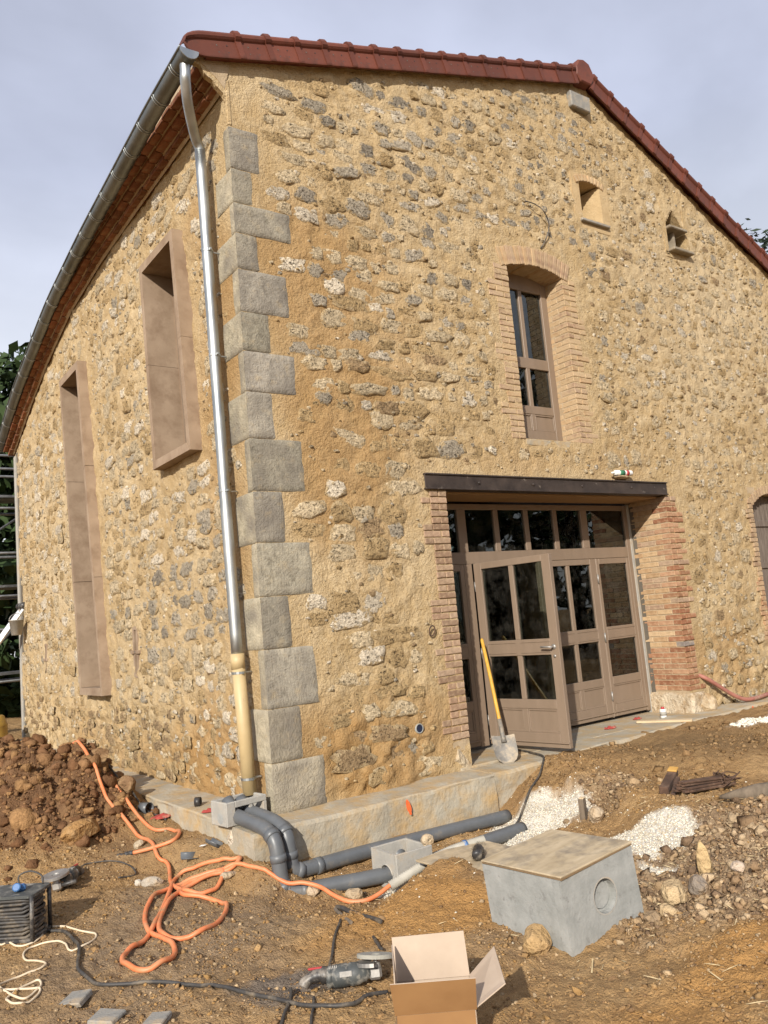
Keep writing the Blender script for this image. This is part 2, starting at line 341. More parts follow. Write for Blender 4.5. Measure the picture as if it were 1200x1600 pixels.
def ground_mat():
    m,t,b,c=nodes('site_soil')
    z=attr(t,'zone'); sp=t.nodes.new('ShaderNodeSeparateColor'); t.links.new(z.outputs['Color'],sp.inputs[0])
    z2=attr(t,'zone2'); s2=t.nodes.new('ShaderNodeSeparateColor'); t.links.new(z2.outputs['Color'],s2.inputs[0])
    n1=tex(t,c,1.6,3,.6); n2=tex(t,c,12,4,.68); n3=tex(t,c,75,3,.7); n4=tex(t,c,5,4,.6)
    sand=ramp(t,n1,[(.3,(.29,.175,.08)),(.5,(.365,.225,.10)),(.7,(.44,.285,.135))])
    sand=mix(t,ramp(t,n2,[(.45,0.0),(.72,.65)]),sand,(.20,.115,.052))
    sand=mix(t,ramp(t,n3,[(.58,0.0),(.72,.7)]),sand,(.48,.35,.20))
    sand=mix(t,math_(t,'MULTIPLY',s2.outputs[0],ramp(t,n2,[(.25,.5),(.7,1.0)])),sand,(.265,.19,.12))   # trampled grey-brown earth
    sand=mix(t,math_(t,'MULTIPLY',z2.outputs['Alpha'],ramp(t,n2,[(.25,.6),(.7,.95)])),sand,(.235,.15,.072))   # brown bank by the doors
    sand=mix(t,math_(t,'MULTIPLY',s2.outputs[1],.75),sand,(.17,.15,.13))    # grinding dust and grit
    sand=mix(t,math_(t,'MULTIPLY',s2.outputs[2],.8),sand,(.42,.225,.075))      # orange sand
    clay=ramp(t,n4,[(.3,(.10,.052,.027)),(.55,(.19,.105,.053)),(.75,(.29,.17,.08))])
    clay=mix(t,ramp(t,n3,[(.5,0.0),(.75,.6)]),clay,(.24,.14,.07))
    rub=ramp(t,n2,[(.3,(.14,.095,.06)),(.5,(.29,.20,.12)),(.7,(.44,.33,.205))])
    grav=ramp(t,n3,[(.3,(.40,.36,.29)),(.5,(.66,.62,.54)),(.7,(.80,.77,.70))])
    col=mix(t,sp.outputs[2],sand,rub); col=mix(t,sp.outputs[0],col,clay); col=mix(t,sp.outputs[1],col,grav)
    t.links.new(col,b.inputs['Base Color']); b.inputs['Roughness'].default_value=.95; b.inputs['Specular IOR Level'].default_value=.15
    h=math_(t,'ADD',math_(t,'ADD',tex(t,c,16,5,.75),math_(t,'MULTIPLY',n3,.6)),math_(t,'MULTIPLY',tex(t,c,64,kind='voronoi'),-.25))
    bump(t,b,h,1.0,.03); return m
def glass_mat():
    m,t,b,c=nodes('window_glass'); t.nodes.remove(b); o=[n for n in t.nodes if n.type=='OUTPUT_MATERIAL'][0]
    g=t.nodes.new('ShaderNodeBsdfGlossy'); g.inputs['Roughness'].default_value=.015; g.inputs['Color'].default_value=(.9,.95,.95,1)
    tr=t.nodes.new('ShaderNodeBsdfTransparent'); tr.inputs[0].default_value=(.55,.62,.58,1)
    f=t.nodes.new('ShaderNodeFresnel'); f.inputs[0].default_value=1.52
    nn=t.nodes.new('ShaderNodeBump'); nn.inputs['Strength'].default_value=.05; nn.inputs['Distance'].default_value=.01; t.links.new(tex(t,c,3,2),nn.inputs['Height'])
    t.links.new(nn.outputs[0],g.inputs['Normal'])
    s=t.nodes.new('ShaderNodeMixShader'); fm=math_(t,'MULTIPLY',f.outputs[0],1.6,True)
    t.links.new(fm,s.inputs[0]); t.links.new(tr.outputs[0],s.inputs[1]); t.links.new(g.outputs[0],s.inputs[2])
    # dust film: a little diffuse in blotches
    d=t.nodes.new('ShaderNodeBsdfDiffuse'); d.inputs[0].default_value=(.45,.42,.36,1)
    s2=t.nodes.new('ShaderNodeMixShader'); t.links.new(ramp(t,tex(t,c,7,7,.7),[(.45,0.0),(.8,.06)]),s2.inputs[0]); t.links.new(s.outputs[0],s2.inputs[1]); t.links.new(d.outputs[0],s2.inputs[2])
    t.links.new(s2.outputs[0],o.inputs[0]); return m
def leaf_mat(name,c1,c2):
    m,t,b,c=nodes(name); col=ramp(t,tex(t,c,2.2,4),[(.3,c1),(.7,c2)])
    t.links.new(col,b.inputs['Base Color']); b.inputs['Roughness'].default_value=.7; b.inputs['Specular IOR Level'].default_value=.3; return m
def card_mat(name,c1,c2):
    return simple(name,c1,c2,scale=6,rough=.85,bs=.12,bscale=120,bd=.002,map_=(1,1,1))
MT=dict(
 mortar=mortar_mat(),stone=stone_mat(),soil=ground_mat(),glass=glass_mat(),
 quoin=quoin_mat(),
 brick=simple('old_brick',(.82,.80,.78),(1.12,1.1,1.08),scale=14,rough=.93,bs=.8,bscale=60,bd=.008,tint=True,dirt=(.44,.325,.195),dscale=13,dlo=.36,dhi=.66,spec=.15),
 brickd=simple('door_jamb_brick',(.80,.78,.76),(1.12,1.1,1.08),scale=14,rough=.93,bs=.9,bscale=60,bd=.008,tint=True,dirt=(.44,.33,.21),dscale=12,dlo=.52,dhi=.74,spec=.15),
 joint=simple('brick_joint_mortar',(.36,.27,.17),(.46,.36,.24),scale=12,rough=.95,bs=.8,bscale=80,bd=.01,spec=.15),
 tile=simple('red_clay_tile',(.105,.034,.022),(.16,.052,.033),scale=4,rough=.62,bs=.25,bscale=90,bd=.003,dirt=(.085,.035,.025),dscale=9,dlo=.5,dhi=.75,tint=True,spec=.3,orand=.22),
 soffit=simple('terracotta_eave_tile',(.14,.055,.027),(.22,.092,.045),scale=7,rough=.85,bs=.4,bscale=50,bd=.006,dirt=(.26,.18,.11),dscale=10,dlo=.5,dhi=.75,tint=True,spec=.2),
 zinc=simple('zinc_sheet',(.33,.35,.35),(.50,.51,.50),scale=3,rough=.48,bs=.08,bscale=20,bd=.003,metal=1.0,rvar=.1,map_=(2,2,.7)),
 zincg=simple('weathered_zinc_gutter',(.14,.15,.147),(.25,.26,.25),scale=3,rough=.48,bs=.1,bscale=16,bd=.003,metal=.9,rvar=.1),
 pvcb=simple('beige_plastic_pipe',(.42,.31,.155),(.50,.38,.20),scale=4,rough=.5,bs=.1,bscale=60,bd=.002,dirt=(.36,.25,.14),dscale=9,dlo=.6,dhi=.8),
 pvcg=simple('grey_drain_plastic',(.085,.092,.098),(.125,.13,.135),scale=4,rough=.42,bs=.08,bscale=60,bd=.002,dirt=(.24,.20,.15),dscale=6,dlo=.58,dhi=.85),
 frame=simple('taupe_painted_wood',(.205,.15,.105),(.235,.172,.122),scale=3,rough=.48,bs=.12,bscale=30,bd=.002,dirt=(.36,.27,.19),dscale=12,dlo=.66,dhi=.85,map_=(3,3,.6),rvar=.06),
 steel=simple('dark_primed_steel',(.035,.026,.022),(.075,.055,.044),scale=6,rough=.55,bs=.3,bscale=40,bd=.004,metal=.3,dirt=(.26,.22,.18),dscale=11,dlo=.64,dhi=.74),
 wfs=simple('pink_sandstone_slab',(.26,.187,.127),(.345,.258,.182),scale=3.5,rough=.9,bs=.25,bscale=90,bd=.003,dirt=(.20,.135,.088),dscale=4,dlo=.45,dhi=.75,spec=.2),
 conc=simple('precast_concrete',(.245,.25,.235),(.345,.345,.325),scale=9,rough=.9,bs=.45,bscale=55,bd=.006,dirt=(.17,.165,.155),dscale=16,dlo=.58,dhi=.76,spec=.25),
 conc2=simple('pale_concrete',(.30,.285,.255),(.41,.39,.345),scale=6,rough=.92,bs=.5,bscale=60,bd=.006,dirt=(.36,.27,.17),dscale=6,dlo=.5,dhi=.8,spec=.2),
 foot=simple('cast_footing_concrete',(.31,.27,.205),(.43,.385,.30),scale=3.5,rough=.95,bs=.8,bscale=25,bd=.012,dirt=(.42,.29,.145),dscale=4,dlo=.42,dhi=.68,spec=.15),
 ply=simple('weathered_plywood',(.36,.28,.175),(.53,.43,.29),scale=4,rough=.85,bs=.3,bscale=40,bd=.003,dirt=(.13,.115,.10),dscale=5,dlo=.47,dhi=.78,map_=(1,4,4),spec=.2),
 plye=simple('plywood_edge',(.16,.10,.05),(.25,.17,.09),scale=30,rough=.9,map_=(1,1,12)),
 card=card_mat('cardboard_outside',(.245,.125,.045),(.29,.155,.058)),cardin=card_mat('cardboard_inside',(.40,.31,.23),(.47,.37,.28)),
 orange=simple('orange_rubber_hose',(.62,.17,.06),(.74,.24,.10),scale=9,rough=.5,bs=.1,bscale=80,bd=.002,dirt=(.42,.24,.12),dscale=11,dlo=.45,dhi=.75),
 cream=simple('cream_flex',(.62,.49,.33),(.72,.60,.43),scale=9,rough=.5,bs=0),
 black=simple('black_rubber_cable',(.03,.027,.025),(.06,.054,.048),scale=12,rough=.6,bs=.1,bscale=80,bd=.002,dirt=(.23,.18,.12),dscale=10,dlo=.5,dhi=.8),
 blackp=simple('black_plastic',(.022,.021,.021),(.05,.047,.045),scale=8,rough=.45,bs=.1,bscale=50,bd=.002,dirt=(.30,.26,.21),dscale=9,dlo=.52,dhi=.72),
 dust=simple('dusty_grey_casing',(.045,.05,.05),(.09,.095,.09),scale=7,rough=.6,bs=.2,bscale=60,bd=.003,dirt=(.36,.33,.28),dscale=14,dlo=.5,dhi=.72),
 disc=simple('abrasive_disc',(.27,.26,.22),(.36,.34,.29),scale=9,rough=.9,bs=.5,bscale=120,bd=.002),
 metal=simple('dusty_alloy',(.30,.29,.27),(.45,.43,.40),scale=8,rough=.5,metal=.7,bs=.1),
 blue=simple('blue_plastic',(.03,.10,.26),(.05,.15,.34),scale=8,rough=.5,dirt=(.35,.33,.3),dscale=12),
 boreblue=simple('dark_blue_pipe_bore',(.008,.012,.03),(.012,.02,.05),scale=8,rough=.6,bs=0),
 white=simple('white_plastic',(.66,.65,.62),(.78,.77,.74),scale=8,rough=.5,bs=.05,dirt=(.5,.42,.32),dscale=9,dlo=.6,dhi=.8),
 red=simple('red_cloth',(.30,.035,.03),(.45,.08,.06),scale=14,rough=.9,bs=.5,bscale=60,bd=.006,dirt=(.4,.25,.17),dscale=12),
 green=simple('green_label_print',(.02,.13,.06),(.04,.18,.09),scale=8,rough=.5), redp=simple('red_label_print',(.35,.03,.03),(.42,.05,.05),scale=8,rough=.5),
 yellow=simple('yellow_varnished_handle',(.52,.27,.035),(.64,.37,.06),scale=5,rough=.45,map_=(6,6,1),dirt=(.38,.24,.1),dscale=9,dlo=.6,dhi=.85),
 spade=simple('worn_dirty_steel',(.15,.14,.125),(.27,.25,.22),scale=9,rough=.7,metal=.3,bs=.2,dirt=(.40,.33,.24),dscale=11,dlo=.45,dhi=.65),
 wood=simple('grey_old_wood',(.10,.075,.05),(.20,.155,.11),scale=6,rough=.9,bs=.6,bscale=40,bd=.006,map_=(5,5,1)),
 wood2=simple('weathered_stone_shelf',(.20,.165,.12),(.31,.265,.20),scale=8,rough=.92,bs=.5,bscale=30,bd=.008,spec=.15),
 rust=simple('rusty_dark_scrap',(.045,.026,.017),(.115,.062,.038),scale=12,rough=.85,bs=.5,bscale=60,bd=.005,dirt=(.22,.15,.10),dscale=14,dlo=.55,dhi=.8),
 ochre=simple('fresh_sawn_wood_end',(.50,.27,.06),(.60,.36,.10),scale=20,rough=.8),
 pine=simple('pale_pine_plank',(.50,.38,.23),(.60,.47,.30),scale=5,rough=.8,map_=(1,8,8)),
 duct=simple('dusty_grey_corrugated_duct',(.30,.28,.23),(.44,.41,.345),scale=7,rough=.75,bs=.2,dirt=(.12,.12,.12),dscale=10,dlo=.6,dhi=.8),
 galv=simple('galvanised_scaffold_tube',(.17,.17,.165),(.27,.27,.26),scale=6,rough=.45,metal=.8,bs=.1),
 alu=simple('aluminium_ladder_rail',(.6,.6,.6),(.75,.75,.74),scale=6,rough=.35,metal=.7,bs=.05),
 drum=simple('ochre_plastic_drum',(.26,.16,.03),(.34,.22,.05),scale=4,rough=.5,dirt=(.2,.13,.06),dscale=5),
 bark=simple('tree_bark',(.05,.038,.028),(.10,.08,.06),scale=9,rough=.95,bs=.8,bscale=30,bd=.02),
 leafd=leaf_mat('dark_leaf',(.018,.035,.010),(.045,.075,.022)), leafc=leaf_mat('cedar_needle',(.02,.034,.022),(.04,.06,.038)),
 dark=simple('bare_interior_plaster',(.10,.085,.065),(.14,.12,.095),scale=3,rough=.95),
 oldwood=simple('weathered_brown_shutter',(.10,.075,.058),(.19,.155,.125),scale=5,rough=.85,bs=.4,bscale=30,bd=.004,map_=(8,8,1)),
 rock=simple('limestone_rock',(.36,.35,.34),(.56,.55,.54),scale=12,rough=.95,bs=1.0,bscale=26,bd=.03,dirt=(.33,.22,.115),dscale=7,dlo=.45,dhi=.7,tint=True,spec=.15),
 clod=simple('clay_clod',(.68,.64,.6),(1.12,1.07,1.02),scale=20,rough=.97,bs=1.0,bscale=38,bd=.02,tint=True,spec=.1),
 grit=simple('crushed_limestone_gravel',(.85,.82,.76),(1.1,1.08,1.02),scale=30,rough=.95,bs=.3,bscale=150,bd=.003,tint=True,spec=.15),
 paint=simple('orange_marking_paint',(.75,.10,.02),(.85,.16,.04),scale=20,rough=.8,bs=.3,bscale=60,bd=.004),
 slab=simple('grey_stone_slab',(.20,.19,.17),(.31,.295,.26),scale=9,rough=.92,bs=.7,bscale=40,bd=.008,dirt=(.38,.28,.17),dscale=9,dlo=.48,dhi=.72),
 oldpine=simple('brown_soffit_board',(.27,.165,.075),(.36,.23,.115),scale=5,rough=.85,bs=.3,bscale=30,bd=.004,map_=(1,8,8)),
 niche=simple('dark_niche_stone',(.10,.08,.058),(.19,.155,.11),scale=7,rough=.95,bs=.7,bscale=30,bd=.012,spec=.15),
 mortar2=simple('reveal_mortar',(.40,.285,.15),(.50,.37,.21),scale=6,rough=.95,bs=.8,bscale=40,bd=.012,spec=.15),
 straw=simple('pale_straw',(.45,.34,.18),(.6,.48,.28),scale=20,rough=.9,bs=0),
 reddu=simple('red_corrugated_conduit',(.27,.10,.075),(.36,.15,.11),scale=9,rough=.6,dirt=(.38,.28,.2),dscale=7),
)
# ------------------------------------------------------------------ ground
def axis(a,segs):
    out=[a]
    for b,step in segs:
        n=max(1,int(round((b-out[-1])/step))); out+=list(np.linspace(out[-1],b,n+1)[1:])
    return np.array(out)
gx=axis(-160,[(-40,12),(-12,3),(-5,.5),(-3,.06),(3.2,.0165),(9,.05),(14,.4),(40,3),(170,13)])
gy=axis(-120,[(-40,12),(-12,3),(-5,.4),(-4.5,.05),(.4,.0165),(3.2,.03),(9,.06),(14,.4),(40,3),(160,12)])
GX,GY=np.meshgrid(gx,gy); HX=H(GX,GY); heap,clay,grav,rub=zones(GX,GY)
nv=np.stack([GX.ravel(),GY.ravel(),HX.ravel()],1)
ii=np.arange(len(gy)-1)[:,None]*len(gx)+np.arange(len(gx)-1)[None,:]
nf=np.stack([ii,ii+1,ii+1+len(gx),ii+len(gx)],-1).reshape(-1,4)
tramp=sstep(-.25,.55,fbm(GX*.9,GY*.9,77,4)*.9+.55-np.hypot((GX+1.3)/1.3,(GY+.9)/1.3)*.6)
gritz=sstep(.1,.7,1-np.hypot((GX+1.2)/.34,(GY+2.35)/.42)+fbm(GX*5,GY*5,79,4)*.6)
osand=sstep(.0,.6,1-np.hypot((GX+.05)/.75,(GY+1.95)/.75)+fbm(GX*2,GY*2,81,4)*.5)
osand=np.maximum(osand,sstep(0,.6,1-np.hypot((GX-.3)/1.1,(GY+4.0)/.5)+fbm(GX*2,GY*2,83,4)*.5))
bank=sstep(0,.6,1-np.hypot((GX-3.9)/1.7,(GY+1.25)/.95)+fbm(GX*2,GY*2,85,4)*.5)
ground=fastobj('ground',nv,nf,MT['soil'],smooth=True,attrs={'zone':np.stack([clay,grav,rub],-1).reshape(-1,3),'zone2':np.stack([tramp*(1-osand),gritz,osand,bank],-1).reshape(-1,4)},kind='structure',label='bare sandy building site soil with ruts and heaps')
# ------------------------------------------------------------------ the stone building
B=empty('stone_building',(0,0,0),label='tall ochre rubble stone barn with red tile roof edge and taupe glazed doors',cat='building')
APX=5.13
def rake(x): return np.where(np.asarray(x)<APX, 6.656+.2825*(np.asarray(x)+.177), 8.155-.466*(np.asarray(x)-APX))
YW=[-.2,.64,2.3,3.8,5.27,6.6,7.87,8.95,9.4]; ZW=[6.44,6.42,6.39,6.34,6.2,5.88,5.48,5.07,4.9]
def zw(y): return np.interp(y,YW,ZW)
DOOR=(2.15,5.77,0.0,2.80); UW=(3.40,4.31,3.36,5.39)
def arch(x): t=(np.asarray(x)-3.855)/.455; return 5.39+.065*(1-t*t)
W1=[(2.085,5.506),(1.251,5.517),(1.099,3.369),(1.961,3.372)]   # far-top, near-top, near-bottom, far-bottom (y,z)
W2=[(5.542,5.205),(4.752,5.222),(4.25,.972),(5.102,.957)]
def inset(q,d):
    c=np.mean(q,0); out=[]
    for (y,z) in q: out.append((y+d*np.sign(y-c[0]),z+d*np.sign(z-c[1])))
    return out
def inquad(q,y,z):
    r=np.ones(np.shape(y),bool)
    for k in range(4):
        a,b=q[k],q[(k+1)%4]; cr=(b[0]-a[0])*(z-a[1])-(b[1]-a[1])*(y-a[0]); r&=cr>=0
    return r if r.any() else ~r
def quad_test(q,y,z):
    s=[]
    for k in range(4):
        a,b=q[k],q[(k+1)%4]; s.append((b[0]-a[0])*(z-a[1])-(b[1]-a[1])*(y-a[0]))
    s=np.array(s); return (s>=0).all(0)|(s<=0).all(0)
def lines(a,b,step,extra):
    L=list(np.arange(a,b,step))+[b]+list(extra); L=sorted(L); out=[L[0]]
    ex=set(round(e,4) for e in extra)
    for v in L[1:]:
        if v-out[-1]>.007: out.append(v)
        elif round(v,4) in ex: out[-1]=v
    return np.array(out)
def gable_hole(x,z):
    h=(x>DOOR[0])&(x<DOOR[1])&(z<DOOR[3])
    h|=(x>UW[0])&(x<UW[1])&(z>UW[2])&(z<arch(x)+.02)
    h|=(x>4.86)&(x<5.25)&(z>6.26)&(z<6.81)
    h|=(z>6.20)&(z<6.86)&(x>6.63)&(x<7.06)&(z<6.86-np.abs(x-6.83)*1.15+.02)
    h|=(x>7.76)&(x<8.75)&(z>.75)&(z<2.72+.09*(1-((x-8.25)/.49)**2))
    return h
us=lines(0,11.2,.032,[DOOR[0],DOOR[1],UW[0],UW[1],4.86,5.25,6.63,7.06,7.76,8.75]); zs=lines(0,8.26,.032,[DOOR[3],UW[2],6.26,6.20,6.81,.75])
UX,ZZ=np.meshgrid(us,zs); Zc=np.minimum(ZZ,rake(UX)+.06)
def wall_disp(u,z,s):
    rough=1+1.6*np.exp(-((z-.35)/.55)**2)
    near=.12+.88*sstep(.30,.85,u)
    if s==101:
        dd=np.minimum.reduce([np.hypot(np.maximum(np.abs(u-3.86)-.62,0),np.maximum(np.abs(z-4.5)-1.1,0)),np.hypot(np.maximum(np.abs(u-3.95)-2.1,0),np.maximum(z-2.9,0))]); near=near*(.25+.75*sstep(0,.25,dd))
    return (fbm(u*.9,z*.9,s,3)*.022+fbm(u*4.5,z*6,s+5,3)*.016*rough+fbm(u*13,z*15,s+9,3)*.016*rough)*near
dY=-wall_disp(UX,Zc,101)
def damp_gable(u,z):
    n=fbm(u*1.2,z*1.2,55,4)
    d=sstep(0,.9,1.0-np.hypot((u-.95)/1.15,(z-3.9)/2.6)+n*.8)*.8
    d=np.maximum(d,sstep(0,.8,1.0-np.hypot((u-1.2)/1.6,(z-.35)/.75)+n*.6))
    d=np.maximum(d,.65*sstep(0,.8,.9-np.hypot((u-6.6)/1.2,(z-.7)/.9)+n*.9))
    d=np.maximum(d,.45*sstep(.0,.8,.8-np.hypot((u-4.2)/2.0,(z-3.1)/.5)+n*.9))
    p=sstep(-.1,.9,.9-np.hypot((u-7.5)/3.2,(z-5.2)/2.6)+n*.5); return d,p
dm,pl=damp_gable(UX,Zc)
V=np.stack([UX.ravel(),dY.ravel(),Zc.ravel()],1)
ii=np.arange(len(zs)-1)[:,None]*len(us)+np.arange(len(us)-1)[None,:]
cxm=(UX[:-1,:-1]+UX[1:,1:])/2; czm=(ZZ[:-1,:-1]+ZZ[1:,1:])/2
keep=~gable_hole(cxm,czm)&(ZZ[:-1,:-1]<rake(cxm)+.06)
FQ=np.stack([ii,ii+1,ii+1+len(us),ii+len(us)],-1)[keep]
gable=fastobj('gable_wall',V,FQ,MT['mortar'],B,True,attrs={'damp':np.stack([dm,pl,0*pl],-1).reshape(-1,3)})
# left wall
ys=lines(0,9.17,.034,[3.205,3.275,7.43,7.48]); zl=lines(0,6.6,.032,[1.13,1.64,1.13,1.55])
YX,ZL=np.meshgrid(ys,zl); ZLc=np.minimum(ZL,zw(YX)+.05)
dX=-wall_disp(YX,ZLc,201)
def side_hole(y,z):
    h=quad_test(inset(W1,.03),y,z)|quad_test(inset(W2,.03),y,z)
    h|=(y>3.205)&(y<3.275)&(z>1.13)&(z<1.64); h|=(y>7.43)&(y<7.48)&(z>1.13)&(z<1.55); return h
ny_=fbm(YX*.9,ZLc*.9,66,4)
dl=sstep(0,.9,1-np.hypot((YX-.5)/.75,(ZLc-3.9)/2.6)+ny_*.7)*.9
dl=np.maximum(dl,sstep(0,.8,1-np.hypot((YX-1.0)/2.6,(ZLc-.3)/.7)+ny_*.7)); dl=np.maximum(dl,.6*sstep(0,.9,1-np.hypot((YX-4)/3,(ZLc-.25)/.55)+ny_*.6))
pl2=sstep(0,.9,.8-np.hypot((YX-7)/3,(ZLc-3)/3)+ny_*.6)
V=np.stack([dX.ravel(),YX.ravel(),ZLc.ravel()],1)
ii=np.arange(len(zl)-1)[:,None]*len(ys)+np.arange(len(ys)-1)[None,:]
cym=(YX[:-1,:-1]+YX[1:,1:])/2; czm=(ZL[:-1,:-1]+ZL[1:,1:])/2
keep=~side_hole(cym,czm)&(ZL[:-1,:-1]<zw(cym)+.05)
FQ=np.stack([ii,ii+len(ys),ii+1+len(ys),ii+1],-1)[keep]
side=fastobj('side_wall',V,FQ,MT['mortar'],B,True,attrs={'damp':np.stack([dl,pl2,0*pl2],-1).reshape(-1,3)})
# ---- rubble stones set in the mortar
ICO=None
def stone_patch(w,h,proud,seed,seg=13,rings=(.42,.74,.94,1.12)):
    r=np.random.default_rng(seed); th=np.linspace(0,2*np.pi,seg,endpoint=False)+r.uniform(0,.3); p=r.uniform(2.2,6)
    rad=1/((np.abs(np.cos(th))**p+np.abs(np.sin(th))**p)**(1/p)); rad*=1+r.uniform(-.26,.16,seg)
    tilt=r.uniform(-.3,.3,2); v=[(0,0,proud*(1+r.uniform(-.2,.3)))]
    prof=[1.0,.95,.62][:len(rings)-1]+[-.35]; last=len(rings)-1
    for k,q in enumerate(rings):
        for j in range(seg):
            u=math.cos(th[j])*rad[j]*q; z=math.sin(th[j])*rad[j]*q
            hh=proud*prof[k]*(1+(tilt[0]*u+tilt[1]*z if k<last else 0))+(r.uniform(-.55,.5)*proud if k<last else -.004)
            v.append((u*w/2,z*h/2,hh))
    f=[(0,1+j,1+(j+1)%seg) for j in range(seg)]
    for k in range(len(rings)-1):
        for j in range(seg):
            a=1+k*seg+j;b=1+k*seg+(j+1)%seg; f.append((a,a+seg,b+seg)); f.append((a,b+seg,b))
    return np.array(v),np.array(f),np.array([0.]+sum([[q/1.05]*seg for q in rings],[]))
PAL=dict(cream=(.56,.465,.32),white=(.64,.57,.46),grey=(.40,.355,.285),dgrey=(.30,.265,.215),ochre=(.45,.33,.18),brown=(.34,.245,.145))
def pick(ws):
    k=random.choices(list(ws),list(ws.values()))[0]; c=PAL[k]; s=random.uniform(.85,1.15); return tuple(min(.9,a*s) for a in c)
def gable_blocked(x,z,w,h):
    xs=[x-w/2,x,x+w/2]; zz=[z-h/2,z,z+h/2]
    for a in xs:
        for b in zz:
            if b>(6.656+.2825*(a+.177) if a<APX else 8.155-.466*(a-APX))-.03 or b<.03: return True
            if DOOR[0]<a<DOOR[1] and b<DOOR[3]: return True
            if 1.84<a<2.2 and b<2.95: return True
            if 5.7<a<6.12 and b<2.95 : return True
            if 1.82<a<5.9 and 2.70<b<2.95: return True
            if 3.08<a<4.68 and 3.3<b<5.78: return True
            if 4.78<a<5.4 and 6.18<b<6.93: return True
            if 6.55<a<7.15 and 6.12<b<6.92: return True
            if 4.78<a<5.26 and 7.74<b<8.05: return True
            if 7.6<a<8.9 and .7<b<2.95: return True
            if a<.30 or (a<QW(b)+.03): return True
            if 1.46<a<1.61 and .4<b<.56: return True
    return False
QZ=[6.09,5.68,5.35,5.06,4.72,4.32,3.96,3.59,3.17,2.70,2.25,1.79,1.345,.85,.41,.0]
QG=[.30,.21,.57,.22,.50,.28,.51,.26,.53,.29,.53,.28,.50,.31,.50]
QL=[.13,.36,.10,.42,.14,.40,.13,.40,.12,.38,.13,.36,.14,.34,.16]
def QW(z,t=None):
    T=t or QG
    for k in range(15):
        if QZ[k+1]<=z<QZ[k]: return T[k]
    return 0
def gbase(u,z,wall):
    if wall=='g': return -float(dY[min(np.searchsorted(zs,z),len(zs)-1),min(np.searchsorted(us,u),len(us)-1)])
    return -float(dX[min(np.searchsorted(zl,z),len(zl)-1),min(np.searchsorted(ys,u),len(ys)-1)])
STONES=[]   # (size, V world, F, tint, wall)
def put(wall,u,z,w,h,proud,tint,seed,ek=.62):
    v,f,ed=stone_patch(w,h,proud,seed); a=random.uniform(-.16,.16) - (.0 if wall=='s' else 0.0)
    ca,sa=math.cos(a),math.sin(a); uu=v[:,0]*ca-v[:,1]*sa+u; zz=v[:,0]*sa+v[:,1]*ca+z; n=v[:,2]
    base=gbase(u,z,wall)
    if wall=='g': P=np.stack([uu,-(n+base),zz],1); D=math.dist((u,0,z),CAMP); fs=abs(CAMP.y)/D
    else: P=np.stack([-(n+base),uu,zz],1); f=f[:,::-1]; D=math.dist((0,u,z),CAMP); fs=abs(CAMP.x)/D
    STONES.append((w*h*fs/D**2,P,f,np.column_stack([np.tile(tint,(len(P),1)),ed*ek]),wall))
sd_=0
z=.12
while z<8.1:
    hc=random.uniform(.15,.25) if z<3.2 else random.uniform(.13,.20)
    x=.33+random.uniform(0,.2)
    while x<9.6:
        small=sstep(1.8,6,x+.35*z)
        w=(.11+random.betavariate(1.6,3)*.42)*(1-.38*float(small))
        if z<2.6 and x<2: w*=1.15
        hh=min(hc*random.uniform(.6,.92),w*random.uniform(.6,.95)); zz=z+random.uniform(-.03,.03)
        if random.random()<(.96 if x<2.3 else .88) and not gable_blocked(x+w/2,zz,w,hh):
            up=sstep(4.2,5.6,zz+.15*(3-abs(x-3)))
            if x<5 and random.random()<up: pal=dict(dgrey=2,grey=4,cream=6,white=1,ochre=2)
            elif x>4.6: pal=dict(cream=8,ochre=4,grey=.5,white=1.5,brown=.6)
            elif zz<1.0 and x<2.1: pal=dict(ochre=5,cream=3,brown=2,grey=1,white=1)
            else: pal=dict(cream=8,grey=1.6,ochre=4,white=2.2,brown=1)
            put('g',x+w/2,zz,w*1.02,hh*1.12,random.uniform(.004,.018)*(1-.45*float(small)),pick(pal),sd_,.62+.12*float(small)); sd_+=1
        x+=w+(random.uniform(.012,.06) if x<2.3 else random.uniform(.025,.09))
    z+=hc*random.uniform(.92,1.05)
IW1,IW2=inset(W1,.2),inset(W2,.2)
def qt1(q,y,z):
    p=n_=True
    for k in range(4):
        a,b=q[k],q[(k+1)%4]; c=(b[0]-a[0])*(z-a[1])-(b[1]-a[1])*(y-a[0]); p=p and c>=0; n_=n_ and c<=0
    return p or n_
def side_blocked(y,z,w,h):
    for a in (y-w/2,y,y+w/2):
        for b in (z-h/2,z,z+h/2):
            if qt1(IW1,a,b) or qt1(IW2,a,b): return True
            if b>zw(a)-.03 or b<.03 or a<QW(b,QL)+.04 or a>9.1 or a<.15: return True
            if 3.15<a<3.32 and 1.05<b<1.72: return True
            if 7.39<a<7.52 and 1.08<b<1.6: return True
    return False
z=.08
while z<6.3:
    hc=random.uniform(.11,.17) if z<.9 else random.uniform(.14,.23)
    y=.18+random.uniform(0,.2)
    while y<9.1:
        w=(.11+random.betavariate(1.6,3)*.36)*(1 if z>.9 else .75)
        hh=min(hc*random.uniform(.65,.92),w*random.uniform(.6,1.1)); zz=z+random.uniform(-.03,.03)
        if random.random()<.86 and not side_blocked(y+w/2,zz,w,hh):
            if z<.85 and y>1.6: pal=dict(brown=5,ochre=4,cream=2)
            elif 1.3<z<2.3 and y<2.6: pal=dict(grey=5,dgrey=1,cream=4)
            elif y<1: pal=dict(white=4,cream=4,grey=2)
            else: pal=dict(cream=7,white=3,ochre=5,grey=.6)
            put('s',y+w/2,zz,w*1.02,hh*1.12,random.uniform(.005,.018),pick(pal),sd_); sd_+=1
        y+=w+random.uniform(.03,.10)
    z+=hc*random.uniform(.92,1.05)
